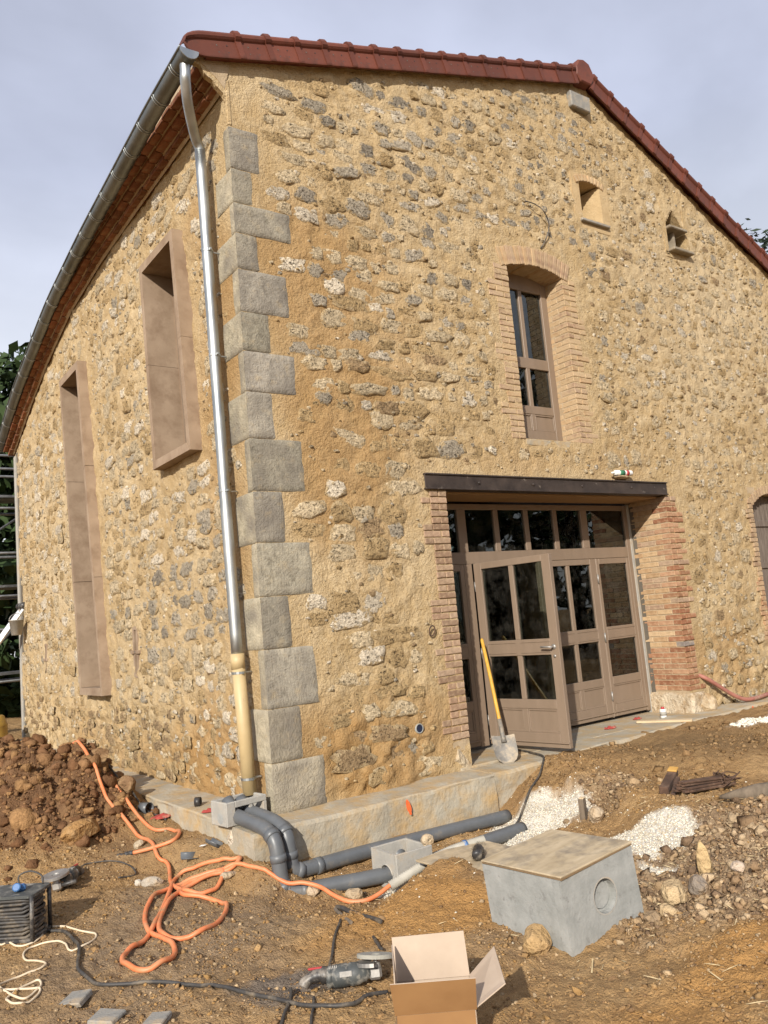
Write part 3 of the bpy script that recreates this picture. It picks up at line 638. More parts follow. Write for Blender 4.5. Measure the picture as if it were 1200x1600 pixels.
# small chips and gallets between the stones
def chips(n,wall):
    for _ in range(n):
        u=random.uniform(.3,9.6 if wall=='g' else 9.0); zz=random.uniform(.1,8.1 if wall=='g' else 6.3); w=random.uniform(.025,.085); hh=w*random.uniform(.5,.9)
        if wall=='g':
            if random.random()>.35+.65*float(sstep(1,5,u)) or gable_blocked(u,zz,w,hh): continue
        elif side_blocked(u,zz,w,hh): continue
        v,f,ed=stone_patch(w,hh,random.uniform(.006,.016),random.randint(0,10**6),7,(.55,1.1)); base=gbase(u,zz,wall)
        c=pick(dict(cream=6,white=3,ochre=4,grey=1) if random.random()<.8 else dict(brown=2,grey=2))
        if wall=='g': P=np.stack([v[:,0]+u,-(v[:,2]+base),v[:,1]+zz],1)
        else: P=np.stack([-(v[:,2]+base),v[:,0]+u,v[:,1]+zz],1); f=f[:,::-1]
        STONES.append((-1,P,f,np.column_stack([np.tile(c,(len(P),1)),ed*.55]),wall))
_prof=None
chips(5200,'g'); chips(3000,'s')
STONES.sort(key=lambda s:-s[0])
def merge(L):
    V=[];Fc=[];C=[];b=0
    for _,P,f,c,_w in L: V.append(P);Fc.append(f+b);C.append(c);b+=len(P)
    return np.vstack(V),np.vstack(Fc),np.vstack(C)
for _,P,f,c,wl in STONES[:300]:
    fastobj('stone',P,f,MT['stone'],gable if wl=='g' else side,False,attrs={'tint':c})
for wl,par in (('g',gable),('s',side)):
    V,Fc,C=merge([s for s in STONES[300:] if s[4]==wl]); fastobj('small_stones',V,Fc,MT['stone'],par,False,attrs={'tint':C},kind='stuff')
# ---- quoins
PQ=.013
for k in range(15):
    z1,z0=QZ[k]-.002,QZ[k+1]+.002; g,l=QG[k],QL[k]
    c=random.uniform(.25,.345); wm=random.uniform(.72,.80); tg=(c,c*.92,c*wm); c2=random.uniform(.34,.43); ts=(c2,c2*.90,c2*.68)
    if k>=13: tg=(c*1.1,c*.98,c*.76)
    V=[];Fq=[];C=[]
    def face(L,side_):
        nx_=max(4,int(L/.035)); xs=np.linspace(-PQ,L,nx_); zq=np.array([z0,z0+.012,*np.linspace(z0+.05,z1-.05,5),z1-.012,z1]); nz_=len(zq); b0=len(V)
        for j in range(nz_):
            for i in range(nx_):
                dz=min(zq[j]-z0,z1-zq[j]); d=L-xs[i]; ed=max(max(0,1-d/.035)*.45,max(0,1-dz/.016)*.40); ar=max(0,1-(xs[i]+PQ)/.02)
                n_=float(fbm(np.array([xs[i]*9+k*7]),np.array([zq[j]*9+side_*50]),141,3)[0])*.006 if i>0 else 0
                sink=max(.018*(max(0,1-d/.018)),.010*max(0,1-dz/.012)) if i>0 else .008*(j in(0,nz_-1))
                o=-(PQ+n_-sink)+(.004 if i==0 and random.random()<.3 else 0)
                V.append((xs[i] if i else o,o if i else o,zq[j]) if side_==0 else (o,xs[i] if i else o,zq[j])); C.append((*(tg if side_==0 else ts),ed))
        for j in range(nz_-1):
            for i in range(nx_-1):
                q=(b0+j*nx_+i,b0+j*nx_+i+1,b0+(j+1)*nx_+i+1,b0+(j+1)*nx_+i); Fq.append(q if side_==0 else q[::-1])
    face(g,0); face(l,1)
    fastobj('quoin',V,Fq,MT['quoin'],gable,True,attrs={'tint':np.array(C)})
# mortar arris behind the quoins and above them
obj('corner_mortar',M().b2(-.003,.03,-.003,.03,0,6.1).b2(-.010,.03,-.010,.03,6.1,6.55,.006),MT['mortar'],gable)
# ---- shell that closes the building
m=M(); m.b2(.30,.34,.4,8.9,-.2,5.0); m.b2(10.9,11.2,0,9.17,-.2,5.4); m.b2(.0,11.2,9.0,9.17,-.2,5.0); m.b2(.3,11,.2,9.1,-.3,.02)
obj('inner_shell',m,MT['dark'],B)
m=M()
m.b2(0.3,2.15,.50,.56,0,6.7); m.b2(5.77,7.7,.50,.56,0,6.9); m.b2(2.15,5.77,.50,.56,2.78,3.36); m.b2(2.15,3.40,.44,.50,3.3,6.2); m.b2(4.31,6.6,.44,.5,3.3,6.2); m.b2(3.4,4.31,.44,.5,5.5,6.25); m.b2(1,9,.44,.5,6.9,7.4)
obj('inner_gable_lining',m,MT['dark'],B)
# ---- roof
def roofmesh():
    m=M(); Y=np.linspace(-.06,9.35,24)
    for side_ in (0,1):
        v=[];n=len(Y)
        for y in Y:
            if side_==0: a=(-.20,y,float(zw(y))+.29); b=(APX,y,8.36)
            else: a=(11.5,y,5.42); b=(APX,y,8.36)
            v+=[a,b,(b[0],b[1],b[2]-.07),(a[0],a[1],a[2]-.06)]
        f=[]
        for i in range(n-1):
            for k in range(4): f.append((i*4+k,i*4+(k+1)%4,(i+1)*4+(k+1)%4,(i+1)*4+k))
        f+= [(0,1,2,3),tuple((n-1)*4+k for k in (3,2,1,0))]; m.add(v,f,(.5,.5,.5))
    return m
roof=obj('roof',roofmesh(),MT['tile'],B,tint=True)
def rake_tile(L,nose=False):
    # local: x along the slope (0..L), z up (0 = lower lip), y outwards negative
    m=M(); h=.225; prof=[(0,0),(-.024,0),(-.026,.012),(-.020,.16),(-.034,.172),(-.046,.19),(-.046,.215),(-.030,.238),(0,.246),(.04,.236),(.10,.226),(.10,.206),(0,.215)]
    st=[0,L] if not nose else [-.22,-.205,-.17,-.11,-.05,0,L]
    v=[];n=len(prof)
    for x in st:
        s=1.0
        if nose and x<0: s=math.sqrt(max(0,1-((x)/-.225)**2))*.82+.18 if x>-.22 else .16
        for y,z_ in prof: v.append((x,y,.12+(z_-.12)*s if x<0 else z_))
    f=[]
    for i in range(len(st)-1):
        for k in range(n): f.append((i*n+k,(i+1)*n+k,(i+1)*n+(k+1)%n,i*n+(k+1)%n))
    f+=[tuple(range(n)),tuple((len(st)-1)*n+k for k in range(n-1,-1,-1))]; m.add(v,f,(.5,.5,.5))
    return m
def rake_rib():
    m=M(); prof=[(-.0,-.004),(-.034,-.004),(-.038,.012),(-.032,.158),(-.046,.170),(-.060,.19),(-.058,.224),(-.036,.258),(0,.268),(.05,.256),(.05,.2),(0,.2)]
    n=len(prof); v=[(x,y,z_) for x in (-.03,.03) for y,z_ in prof]; f=[(k,n+k,n+(k+1)%n,(k+1)%n) for k in range(n)]+[tuple(range(n)),tuple(range(2*n-1,n-1,-1))]
    return m.add(v,f,(.46,.46,.46))
def holes(L):
    m=M()
    for dx in (.1,.2):
        for dz in (.05,.115): m.lathe([(.0065,0),(.0065,.004)],(dx+random.uniform(-.01,.01),-.0215,dz),(0,-1,0),8)
    return m
TL=.333
def place_rake(x0,z0,ang,n,mirror=False):
    base={'t':rake_tile(TL),'r':rake_rib()}; tm=None
    for i in range(n):
        nose=(i==0 and not mirror)
        mt=rake_tile(TL,nose) if (i==0) else None
        if mt is None:
            if tm is None:
                o=obj('rake_tile',rake_tile(TL),MT['tile'],roof,tint=True); tm=o.data
            else: o=bpy.data.objects.new('rake_tile',tm); COL.objects.link(o); o.parent=roof
        else: o=obj('rake_tile',mt,MT['tile'],roof,tint=True)
        x=x0+math.cos(ang)*TL*i; z_=z0+math.sin(ang)*TL*i
        o.location=(x,-.075+random.uniform(-.003,.003),z_); o.rotation_euler=(0,-ang+random.uniform(-.006,.006),0)
        if i==0 or place_rake.rm is None:
            rb=obj('tile_rib',rake_rib(),MT['tile'],roof,tint=True); place_rake.rm=rb.data
        else: rb=bpy.data.objects.new('tile_rib',place_rake.rm); COL.objects.link(rb); rb.parent=roof
        rb.location=(x+math.cos(ang)*TL,-.077,z_+math.sin(ang)*TL); rb.rotation_euler=(0,-ang,0)
        if i<12:
            if place_rake.hm is None: hb=obj('nail_hole',holes(TL),MT['blackp'],roof); place_rake.hm=hb.data
            else: hb=bpy.data.objects.new('nail_hole',place_rake.hm); COL.objects.link(hb); hb.parent=roof
            hb.location=o.location; hb.rotation_euler=o.rotation_euler
place_rake.rm=None; place_rake.hm=None
aL=math.atan(.2825); aR=math.atan(.466)
place_rake(-.177,6.656,aL,16)
# right-hand rake: tiles step down from the ridge
for i in range(17):
    o=bpy.data.objects.new('rake_tile',[x for x in roof.children if x.name.startswith('rake_tile')][2].data); COL.objects.link(o); o.parent=roof
    x=APX+.10+math.cos(aR)*TL*i; z_=8.155-.047-math.sin(aR)*TL*i
    o.location=(x,-.075+random.uniform(-.003,.003),z_); o.rotation_euler=(0,aR+random.uniform(-.006,.006),0)
    rb=bpy.data.objects.new('tile_rib',place_rake.rm); COL.objects.link(rb); rb.parent=roof; rb.location=(x,-.077,z_); rb.rotation_euler=(0,aR,0)
m=M(); pr=[(0,-.02),(.10,-.02),(.165,.06),(.165,.17),(.10,.285),(0,.315),(-.10,.285),(-.165,.17),(-.165,.06),(-.10,-.02)]
n=len(pr); v=[(a,y,b) for y,s in ((-.13,.9),(-.115,1),(.35,1)) for a,b in [(q[0]*s,.14+(q[1]-.14)*s) for q in pr]]
f=[(i*n+k,(i*n+(k+1)%n),((i+1)*n+(k+1)%n),(i+1)*n+k) for i in range(2) for k in range(n)]+[tuple(range(n-1,-1,-1))]
m.add(v,f,(.5,.5,.5)); o=obj('ridge_end_tile',m,MT['tile'],roof,tint=True); o.location=(APX-.02,0,8.165)
# ridge tiles running back
for i in range(4):
    m=M().tube([(0,0,0),(0,.38,0)],.12,12,col=(.5,.5,.5)); o=obj('ridge_tile',m,MT['tile'],roof,True,tint=True); o.location=(APX,.3+i*.37,8.30)
# ---- corbelled eave of terracotta tiles
eave=empty('eave',(0,0,0),parent=B); me_c=[]
for row in range(3):
    y=.035; k=0
    while y<9.2:
        L=.215; yc=y+L/2; m=M(); proj=.10+.085*row; zc=float(zw(yc))+.03+.062*row+random.uniform(-.004,.004)
        c=random.uniform(.36,.64); slope=math.atan2(float(zw(yc+.1)-zw(yc-.1)),.2)
        m.box((0,0,0),(proj+.1,L-.012,.05),0,.006,.002,(c,c*random.uniform(.92,1.02),c*.97))
        o=obj('eave_tile',m,MT['soffit'],eave,tint=True); o.location=(.1-(proj+.1)/2+random.uniform(-.006,.006),yc,zc+.03); o.rotation_euler=(slope,0,0)
        y+=L; k+=1
m=M(); v=[];Y=np.linspace(-.01,9.2,40)
for y in Y:
    z_=float(zw(y)); v+=[(-.02,y,z_+.01),(-.085,y,z_+.085),(-.17,y,z_+.148),(-.255,y,z_+.21),(-.25,y,z_+.27),(.05,y,z_+.27)]
f=[(i*6+k,i*6+(k+1)%6,(i+1)*6+(k+1)%6,(i+1)*6+k) for i in range(39) for k in range(6)]+[(5,4,3,2,1,0)]
obj('eave_mortar',m.add(v,f),MT['joint'],eave)
m=M(); pf=[(.02,6.30),(-.03,6.40),(-.10,6.455),(-.13,6.50),(-.19,6.52),(-.24,6.60),(-.31,6.625),(-.33,6.70),(-.20,6.74),(.02,6.80)]; n=len(pf)
m.add([(min(a,-.002)+random.uniform(-.006,.0),-.006,b) for a,b in pf]+[(a,.05,b) for a,b in pf],[tuple(range(n-1,-1,-1))]+[(k,(k+1)%n,n+(k+1)%n,n+k) for k in range(n)]); obj('eave_end_mortar',m,MT['mortar'],eave)
# ---- gutter
GP=[(-.14,-.488,6.615),(.77,-.468,6.607),(1.33,-.446,6.598),(2.44,-.405,6.575),(3.44,-.379,6.53),(4.48,-.345,6.46),(5.43,-.325,6.35),(6.6,-.325,6.05),(7.83,-.325,5.69),(9.0,-.30,5.27),(9.3,-.30,5.14)]
gp=np.array(smooth_path(GP,8)); m=M(); n=11; v=[]; rg=.085
for y,x,z_ in gp:
    for k in range(n):
        a=math.pi*k/(n-1); v.append((x+rg-rg*math.cos(a),y,z_-rg*math.sin(a)))
    for k in range(n-1,-1,-1):
        a=math.pi*k/(n-1); v.append((x+rg-(rg-.004)*math.cos(a),y,z_-(rg-.004)*math.sin(a)+.001))
nn=2*n
f=[(i*nn+k,i*nn+(k+1)%nn,(i+1)*nn+(k+1)%nn,(i+1)*nn+k) for i in range(len(gp)-1) for k in range(nn)]+[tuple(range(nn)),tuple((len(gp)-1)*nn+k for k in range(nn-1,-1,-1))]
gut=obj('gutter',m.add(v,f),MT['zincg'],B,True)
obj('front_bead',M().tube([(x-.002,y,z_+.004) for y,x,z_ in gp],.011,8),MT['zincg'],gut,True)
y0,x0_,z0_=GP[0]
m=M(); v=[(x0_+rg,y0-.004,z0_)]+[(x0_+rg-(rg+.004)*math.cos(math.pi*k/16),y0-.004,z0_-(rg+.004)*math.sin(math.pi*k/16)+.004) for k in range(17)]
v2=[(a,b+.012,c) for a,b,c in v]; nq=len(v)
m.add(v+v2,[(0,k+1,k) for k in range(1,nq-1)]+[(nq,nq+k,nq+k+1) for k in range(1,nq-1)]+[(k,k+1,nq+k+1,nq+k) for k in range(1,nq-1)]); obj('gutter_end_cap',m,MT['zinc'],gut)
yb=.12
while yb<9.2:
    x=float(np.interp(yb,gp[:,0],gp[:,1])); z_=float(np.interp(yb,gp[:,0],gp[:,2]))
    for d in (-.018,.018):
        pts=[(x+rg-(rg+.003)*math.cos(math.pi*k/12),yb+d,z_-(rg+.003)*math.sin(math.pi*k/12)) for k in range(13)]
        obj('gutter_seam',M().tube(pts,.004,6),MT['zinc'],gut,True)
    yb+=.47
# ---- downpipe
dp=empty('downpipe',(0,0,0),parent=B)
neck=smooth_path([(-.40,-.02,6.56),(-.40,-.02,6.47),(-.395,.0,6.40),(-.33,.12,6.26),(-.20,.30,6.10),(-.14,.345,6.02),(-.135,.35,5.92)],5)
obj('swan_neck',M().tube(neck,.047,16),MT['zinc'],dp,True)
zn=[(-.135,.352,6.0),(-.13,.32,3.6),(-.13,.253,1.24)]
obj('zinc_pipe',M().tube(smooth_path(zn,6),.050,18),MT['zinc'],dp,True)
obj('plastic_pipe',M().tube([(-.13,.254,1.30),(-.13,.22,.75),(-.13,.186,.17)],.057,18),MT['pvcb'],dp,True)
obj('pipe_sleeve',M().tube([(-.13,.256,1.33),(-.13,.252,1.20)],.061,18),MT['pvcb'],dp,True)
for z_ in (5.0,4.0,2.75,1.17,.30):
    yy=float(np.interp(z_,[.17,1.24,3.6,6.0],[.186,.253,.32,.352])); r=.054 if z_>1.2 else .062
    m=M().tube([(-.13,yy,z_-.010),(-.13,yy,z_+.010)],r,16); m.box((-.06,yy,z_),(.1,.012,.012)); m.box((-.13,yy-r-.012,z_),(.014,.03,.016)); obj('pipe_collar',m,MT['zinc'],dp,True if False else False)
# ---- footing
m=M()
def foot_strip(m,a,b,inner,top0,top1,depth,seed,axis_):
    n=max(8,int((b-a)/.035)); S_=np.linspace(a,b,n); lv=[0,.010,.03,.07,.12,.17,.22,.28,.34,.42,.75]; v=[]; K=len(lv)+3
    for i,s in enumerate(S_):
        t=i/(n-1); zt=top0+(top1-top0)*t+.010*float(fbm(np.array([s*3.]),np.array([seed*3.]),5,3)[0])
        row=[(-.06,zt+.006),(inner*.5,zt+.004)]
        for k,dz in enumerate(lv):
            o=inner-(.020 if k==0 else .006 if k==1 else 0)+.030*float(fbm(np.array([s*2.2]),np.array([dz*3.+seed]),41,4)[0])*(.3 if k<2 else 1)
            row.append((o,zt-dz))
        row.append((-.06,zt-.75))
        v+=[(s,-o,z_) if axis_=='x' else (-o,s,z_) for o,z_ in row]
    f=[]
    for i in range(n-1):
        for k in range(K):
            q=(i*K+k,(i+1)*K+k,(i+1)*K+(k+1)%K,i*K+(k+1)%K); f.append(q if axis_=='y' else q[::-1])
    f+=[tuple(range(K)),tuple((n-1)*K+k for k in range(K-1,-1,-1))]; m.add(v,f)
foot=None
foot_strip(m,-.40,2.08,.40,.0,.0,.7,1,'x'); foot=obj('footing',m,MT['foot'],B)
m=M(); foot_strip(m,2.084,3.0,.385,.0,.015,.7,2,'x'); obj('footing',m,MT['foot'],B)
m=M(); foot_strip(m,3.0,9.8,.36,.015,.07,.7,4,'x'); obj('footing',m,MT['foot'],B)
m=M(); foot_strip(m,-.05,9.3,.405,.004,.0,.7,3,'y'); obj('footing',m,MT['foot'],B)
m=M(); 
for _ in range(9): pass
def paint_strip(x0,x1,z0,z1,y):
    m=M(); n=7; v=[]
    for i in range(n):
        t=i/(n-1); c=x0+(x1-x0)*t; w_=.026*math.sin(math.pi*(.12+.8*t))+random.uniform(-.004,.004)
        v+=[(c-w_,y,z0+(z1-z0)*t),(c+w_,y,z0+(z1-z0)*t)]
    return m.add(v,[(2*i,2*i+2,2*i+3,2*i+1) for i in range(n-1)])
obj('paint_mark',paint_strip(1.025,1.055,-.02,-.15,-.428),MT['paint'],foot); obj('paint_mark',paint_strip(6.44,6.47,.045,-.16,-.392),MT['paint'],foot)
# threshold slab inside the doorway
obj('threshold',M().b2(2.0,5.9,-.02,.75,-.3,.03,.01),MT['foot'],B)
# ---- brickwork
BR=[]     # (priority, spec, parent key)
def bcol(kind):
    P={'red':[(.31,.15,.085),(.34,.175,.10),(.27,.125,.07)],'orange':[(.37,.21,.125),(.41,.245,.15),(.34,.185,.105)],'tan':[(.46,.325,.19),(.50,.365,.225),(.43,.285,.16)],
       'brown':[(.31,.215,.145),(.345,.245,.165),(.285,.19,.125)],'pink':[(.37,.255,.175),(.41,.295,.205),(.34,.225,.15)],'grey':[(.24,.21,.19),(.28,.24,.21)]}
    c=random.choice(P[kind]); s=random.uniform(.9,1.1); return tuple(a*s/2 for a in c)
def brick(pri,par,x0,x1,y0,y1,z0,z1,kind):
    g=.0055; BR.append((pri,par,(x0+g,x1-g,y0+random.uniform(-.004,.004),y1-g,z0+g,z1-g),bcol(kind)))
CH=.068
surr=empty('door_surround',(0,0,0),parent=B)
obj('jamb_core',M().b2(1.94,2.145,.004,.62,.10,2.745),MT['joint'],surr); obj('jamb_core',M().b2(5.776,6.0,.004,.62,.27,2.745),MT['joint'],surr)
nC=36
teeth=[1,2,1,1,1,2,2,2,1,1,1,1,1,1,1,1,2,2,2,1,1,1,1,2,1,1,2,2,1,1,1,1,1,2,2,1]
for k in range(nC):
    z1=2.745-k*CH; z0=z1-CH; o=-.012
    # left jamb: front face
    wide=teeth[k]>1; xl=2.155-(.335 if wide else .225); kd=random.choice(['brown','brown','pink']) if k<22 else random.choice(['brown','tan','pink','pink'])
    if k<37:
        sp=[xl,2.155-.11,2.155] if (k%2==0) else ([xl,2.155-.22,2.155] if wide else [xl,2.155])
        if wide and k%2==0: sp=[xl,2.155-.225,2.155-.11,2.155] if random.random()<.4 else [xl,2.155-.11,2.155]
        for a,b in zip(sp[:-1],sp[1:]): brick(1,'d',a,b,o,.14,z0,z1,kd)
    # right jamb: front face and reveal
    if z0<.27: continue
    xr=5.765+(.335 if teeth[(k*5+3)%36]>1 and k>2 else .225)
    kf=random.choice(['red','red','orange']) if k>20 else random.choice(['orange','orange','red','pink'])
    kr=random.choice(['tan','tan','tan','pink']) if k<22 else ('orange' if k>29 and random.random()<.6 else random.choice(['tan','orange']))
    if k>28: kr=random.choice(['red','orange','orange'])
    if 24<k<28 and random.random()<.5: kf='grey'
    if k%2==0:
        brick(0,'d',5.765,5.765+.11,o,.22,z0,z1,kf); brick(0,'d',5.875,xr,o,.12,z0,z1,kf)
        brick(0,'d',5.765,5.875,.22,.44,z0,z1,kr); brick(0,'d',5.765,5.875,.44,.57,z0,z1,kr)
    else:
        brick(0,'d',5.765,5.765+.22,o,.11,z0,z1,kf)
        if xr>6.0: brick(0,'d',5.985,xr,o,.11,z0,z1,kf)
        brick(0,'d',5.765,5.875,.11,.33,z0,z1,kr); brick(0,'d',5.765,5.875,.33,.55,z0,z1,kr)
wsurr=empty('window_surround',(0,0,0),parent=B)
obj('jamb_core',M().b2(3.19,3.395,.004,.40,3.36,5.39),MT['joint'],wsurr); obj('jamb_core',M().b2(4.316,4.53,.004,.40,3.36,5.39),MT['joint'],wsurr)
nW=30
for k in range(nW):
    z1=5.39-k*CH; z0=z1-CH; o=-.007; t1=teeth[(k+2)%36]>1; t2=teeth[(k+9)%36]>1
    xl=3.405-(.335 if t1 else .225); xr=4.305+(.335 if t2 else .225); kd=random.choice(['pink','tan','brown','pink'])
    if k>26: kd='pink'
    sp=[xl,3.405-.11,3.405] if k%2 else ([xl,3.405-.22,3.405] if t1 else [xl,3.405])
    for a,b in zip(sp[:-1],sp[1:]): brick(2,'w',a,b,o,.10,z0,z1,kd)
    kd=random.choice(['tan','pink','tan'])
    if k>27: kd='pink'
    if k%2==0:
        brick(2,'w',4.305,4.415,o,.22,z0,z1,kd); brick(2,'w',4.415,xr,o,.1,z0,z1,kd); brick(3,'w',4.305,4.40,.22,.30,z0,z1,'tan')
    else:
        brick(2,'w',4.305,4.525,o,.11,z0,z1,kd); brick(3,'w',4.305,4.40,.11,.30,z0,z1,'tan')
        if t2: brick(2,'w',4.525,xr,o,.1,z0,z1,kd)
BR.sort(key=lambda b:b[0]); par={'d':surr,'w':wsurr}
for pri,pk,(x0,x1,y0,y1,z0,z1),c in BR[:300]:
    m=M().box((0,0,0),(x1-x0,y1-y0,z1-z0),0,.005,.0028,c); o=obj('brick',m,MT['brickd' if pk=='d' else 'brick'],par[pk],tint=True); o.location=((x0+x1)/2,(y0+y1)/2,(z0+z1)/2)
m=M()
for pri,pk,(x0,x1,y0,y1,z0,z1),c in BR[300:]: m.b2(x0,x1,y0,y1,z0,z1,.005,.0028,c)
obj('more_bricks',m,MT['brick'],wsurr,tint=True,kind='stuff')
# arch of bricks on edge over the upper window
nA=17; R_=1.62; zc=5.455-R_
for i in range(nA):
    a=(i-(nA-1)/2)*.0405*1.0; x=3.855+math.sin(a)*(R_+.115); z_=zc+math.cos(a)*(R_+.115); c=bcol(random.choice(['pink','brown','pink','tan']))
    m=M().box((0,0,0),(.058,.31,.225),0,.006,.003,c); o=obj('arch_brick',m,MT['brick'],wsurr,tint=True); o.location=(x,.14,z_+random.uniform(-.006,.006)); o.rotation_euler=(0,a,0)
m=M(); n=15; v=[]
for i in range(n):
    a=-.36+.72*i/(n-1)
    for rr,y in ((R_+.004,.006),(R_+.004,.30),(R_+.22,.30),(R_+.22,.006)): v.append((3.855+math.sin(a)*rr,y,zc+math.cos(a)*rr))
m.add(v,[(i*4+k,i*4+(k+1)%4,(i+1)*4+(k+1)%4,(i+1)*4+k) for i in range(n-1) for k in range(4)]+[(0,1,2,3),tuple((n-1)*4+k for k in(3,2,1,0))]); obj('arch_mortar',m,MT['joint'],wsurr)
obj('window_sill_mortar',M().b2(3.40,4.31,.0,.36,3.28,3.365,.01,.004),MT['foot'],wsurr)
# base stone under the right jamb, rough toe of the left jamb
def rocky(m,c,d,seed,col=None,sub=2,rz=0,amp=.22):
    r=np.random.default_rng(seed); V,Fc=ico(sub); V=V.copy(); dirs=r.normal(size=(9,3)); dirs/=np.linalg.norm(dirs,axis=1)[:,None]; cut=r.uniform(.62,.95,9)
    for dd,cc in zip(dirs,cut):
        p=V@dd; V-=np.outer(np.maximum(p-cc,0),dd)
    V*=1+r.uniform(-amp*.25,amp*.25,(len(V),1)); V*=np.array(d)/2
    ca,sa=math.cos(rz),math.sin(rz); V=np.stack([V[:,0]*ca-V[:,1]*sa,V[:,0]*sa+V[:,1]*ca,V[:,2]],1)+np.array(c)
    return m.add(V,Fc,col or (.5,.5,.5))
_ic={}
def ico(sub):
    if sub in _ic: return _ic[sub]
    t=(1+5**.5)/2; v=[(-1,t,0),(1,t,0),(-1,-t,0),(1,-t,0),(0,-1,t),(0,1,t),(0,-1,-t),(0,1,-t),(t,0,-1),(t,0,1),(-t,0,-1),(-t,0,1)]
    f=[(0,11,5),(0,5,1),(0,1,7),(0,7,10),(0,10,11),(1,5,9),(5,11,4),(11,10,2),(10,7,6),(7,1,8),(3,9,4),(3,4,2),(3,2,6),(3,6,8),(3,8,9),(4,9,5),(2,4,11),(6,2,10),(8,6,7),(9,8,1)]
    v=[np.array(a)/np.linalg.norm(a) for a in v]
    for _ in range(sub-1):
        c={};nf=[]
        def mid(a,b):
            k=(min(a,b),max(a,b))
            if k not in c: p=v[a]+v[b]; v.append(p/np.linalg.norm(p)); c[k]=len(v)-1
            return c[k]
        for a,b,d in f:
            x,y,z=mid(a,b),mid(b,d),mid(d,a); nf+=[(a,x,z),(b,y,x),(d,z,y),(x,y,z)]
        f=nf
    _ic[sub]=(np.array(v),f); return _ic[sub]
m=M(); m.b2(5.735,6.04,-.05,.60,-.05,.275,.03,.012,(.56,.48,.36)); rocky(m,(6.02,-.05,.10),(.30,.20,.30),5,(.52,.43,.30),3,0,.1); obj('jamb_base_stone',m,MT['rock'],surr,tint=True)
m=M(); rocky(m,(2.05,.16,.12),(.30,.50,.40),8,(.5,.42,.3),3,0,.1); obj('jamb_base_stone',m,MT['rock'],surr,tint=True)
obj('jamb_concrete_strip',M().b2(5.725,5.768,.562,.68,.02,2.72,.004),MT['conc2'],surr)
# ---- lintel: steel channel and soffit boards
m=M(); X0,X1=1.88,5.81
for (y0,y1,z0,z1) in ((-.03,-.018,2.762,2.912),(-.045,.10,2.90,2.916),(-.045,.10,2.752,2.768)): m.b2(X0,X1,y0,y1,z0,z1,.002)
for x in (2.6,3.4,4.2,5.1): m.lathe([(.014,0),(.016,.006),(.008,.012)],(x,-.03,2.83),(0,-1,0),8)
obj('steel_lintel',m,MT['steel'],B)
sof=empty('lintel_soffit',(0,0,0),parent=B)
for i in range(3): obj('soffit_board',M().b2(2.05,5.87,.105+i*.158,.26+i*.158,2.735,2.765,.003),MT['oldpine'],sof)
# ---- doors
DY=.57
def bar(m,x0,x1,z0,z1,y0=DY,y1=DY+.058,ch=.004): m.b2(x0,x1,y0,y1,z0,z1,ch)
df=empty('door_frame',(0,0,0),parent=B)
m=M(); bar(m,2.20,2.27,.06,2.71); bar(m,5.655,5.725,.06,2.71); bar(m,2.27,5.655,2.645,2.71); bar(m,2.27,5.655,2.03,2.165)
bar(m,2.80,2.918,.06,2.03); bar(m,4.992,5.0,.06,2.03); bar(m,2.77,2.895,2.165,2.645); bar(m,4.805,4.93,2.165,2.645)
for a in (3.325,3.815,4.31): bar(m,a,a+.075,2.165,2.645,DY+.004,DY+.054)
obj('frame_bars',m,MT['frame'],df)
for a,b in ((2.27,2.77),(2.895,3.325),(3.40,3.815),(3.89,4.31),(4.385,4.805),(4.93,5.655)): obj('pane',M().b2(a-.004,b+.004,DY+.028,DY+.034,2.16,2.65),MT['glass'],df)
def leaf(parent,W,cols,st=.105,flip=1):
    """door leaf in local x 0..W, z 0..1.95, outer face at y=0"""
    m=M(); T=.055
    def b(x0,x1,z0,z1,d0=0,d1=T): m.b2(x0,x1,d0,d1,z0,z1,.004)
    b(0,st,0,1.955); b(W-st,W,0,1.955); b(st,W-st,1.885,1.955); b(st,W-st,.93,1.095); b(st,W-st,.385,.48); b(st,W-st,0,.145)
    n=cols; iw=(W-2*st); 
    for k in range(1,n):
        xm=st+iw*k/n; b(xm-.03,xm+.03,1.095,1.885,.003,T-.003); b(xm-.03,xm+.03,.48,.93,.003,T-.003); b(xm-.03,xm+.03,.145,.385,.003,T-.003)
    m.b2(0.0,W,-.016,0.004,.045,.062,.004)   # weather bar
    obj('leaf_frame',m,MT['frame'],parent)
    for k in range(n):
        a=st+iw*k/n+(.03 if k else 0); c=st+iw*(k+1)/n-(.03 if k<n-1 else 0)
        for z0,z1 in ((1.095,1.885),(.48,.93)): obj('pane',M().b2(a-.004,c+.004,.026,.032,z0-.004,z1+.004),MT['glass'],parent)
        obj('panel',M().b2(a-.004,c+.004,.016,.04,.14,.39),MT['frame'],parent)
        mm=M(); 
        for (x0,x1,z0,z1) in ((a,c,.365,.385),(a,c,.145,.165),(a,a+.02,.165,.365),(c-.02,c,.165,.365)): mm.b2(x0,x1,.006,.02,z0,z1,.003)
        mm.b2(a+.012,c-.012,.0,.004,.975,1.05,.002) if False else None
        for (x0,x1,z0,z1) in ((a,c,1.062,1.068),(a,c,.955,.961)): obj('rail_bead',M().b2(x0,x1,-.006,.002,z0,z1,.002),MT['frame'],parent)
        obj('moulding',mm,MT['frame'],parent)
r=empty('door_leaf',(3.965,DY,.072),parent=B); leaf(r,1.022,2); 
l=empty('side_light',(5.003,DY,.072),parent=B); leaf(l,.65,1,.055)
l2=empty('side_light',(2.272,DY,.072),parent=B); leaf(l2,.525,1,.055)
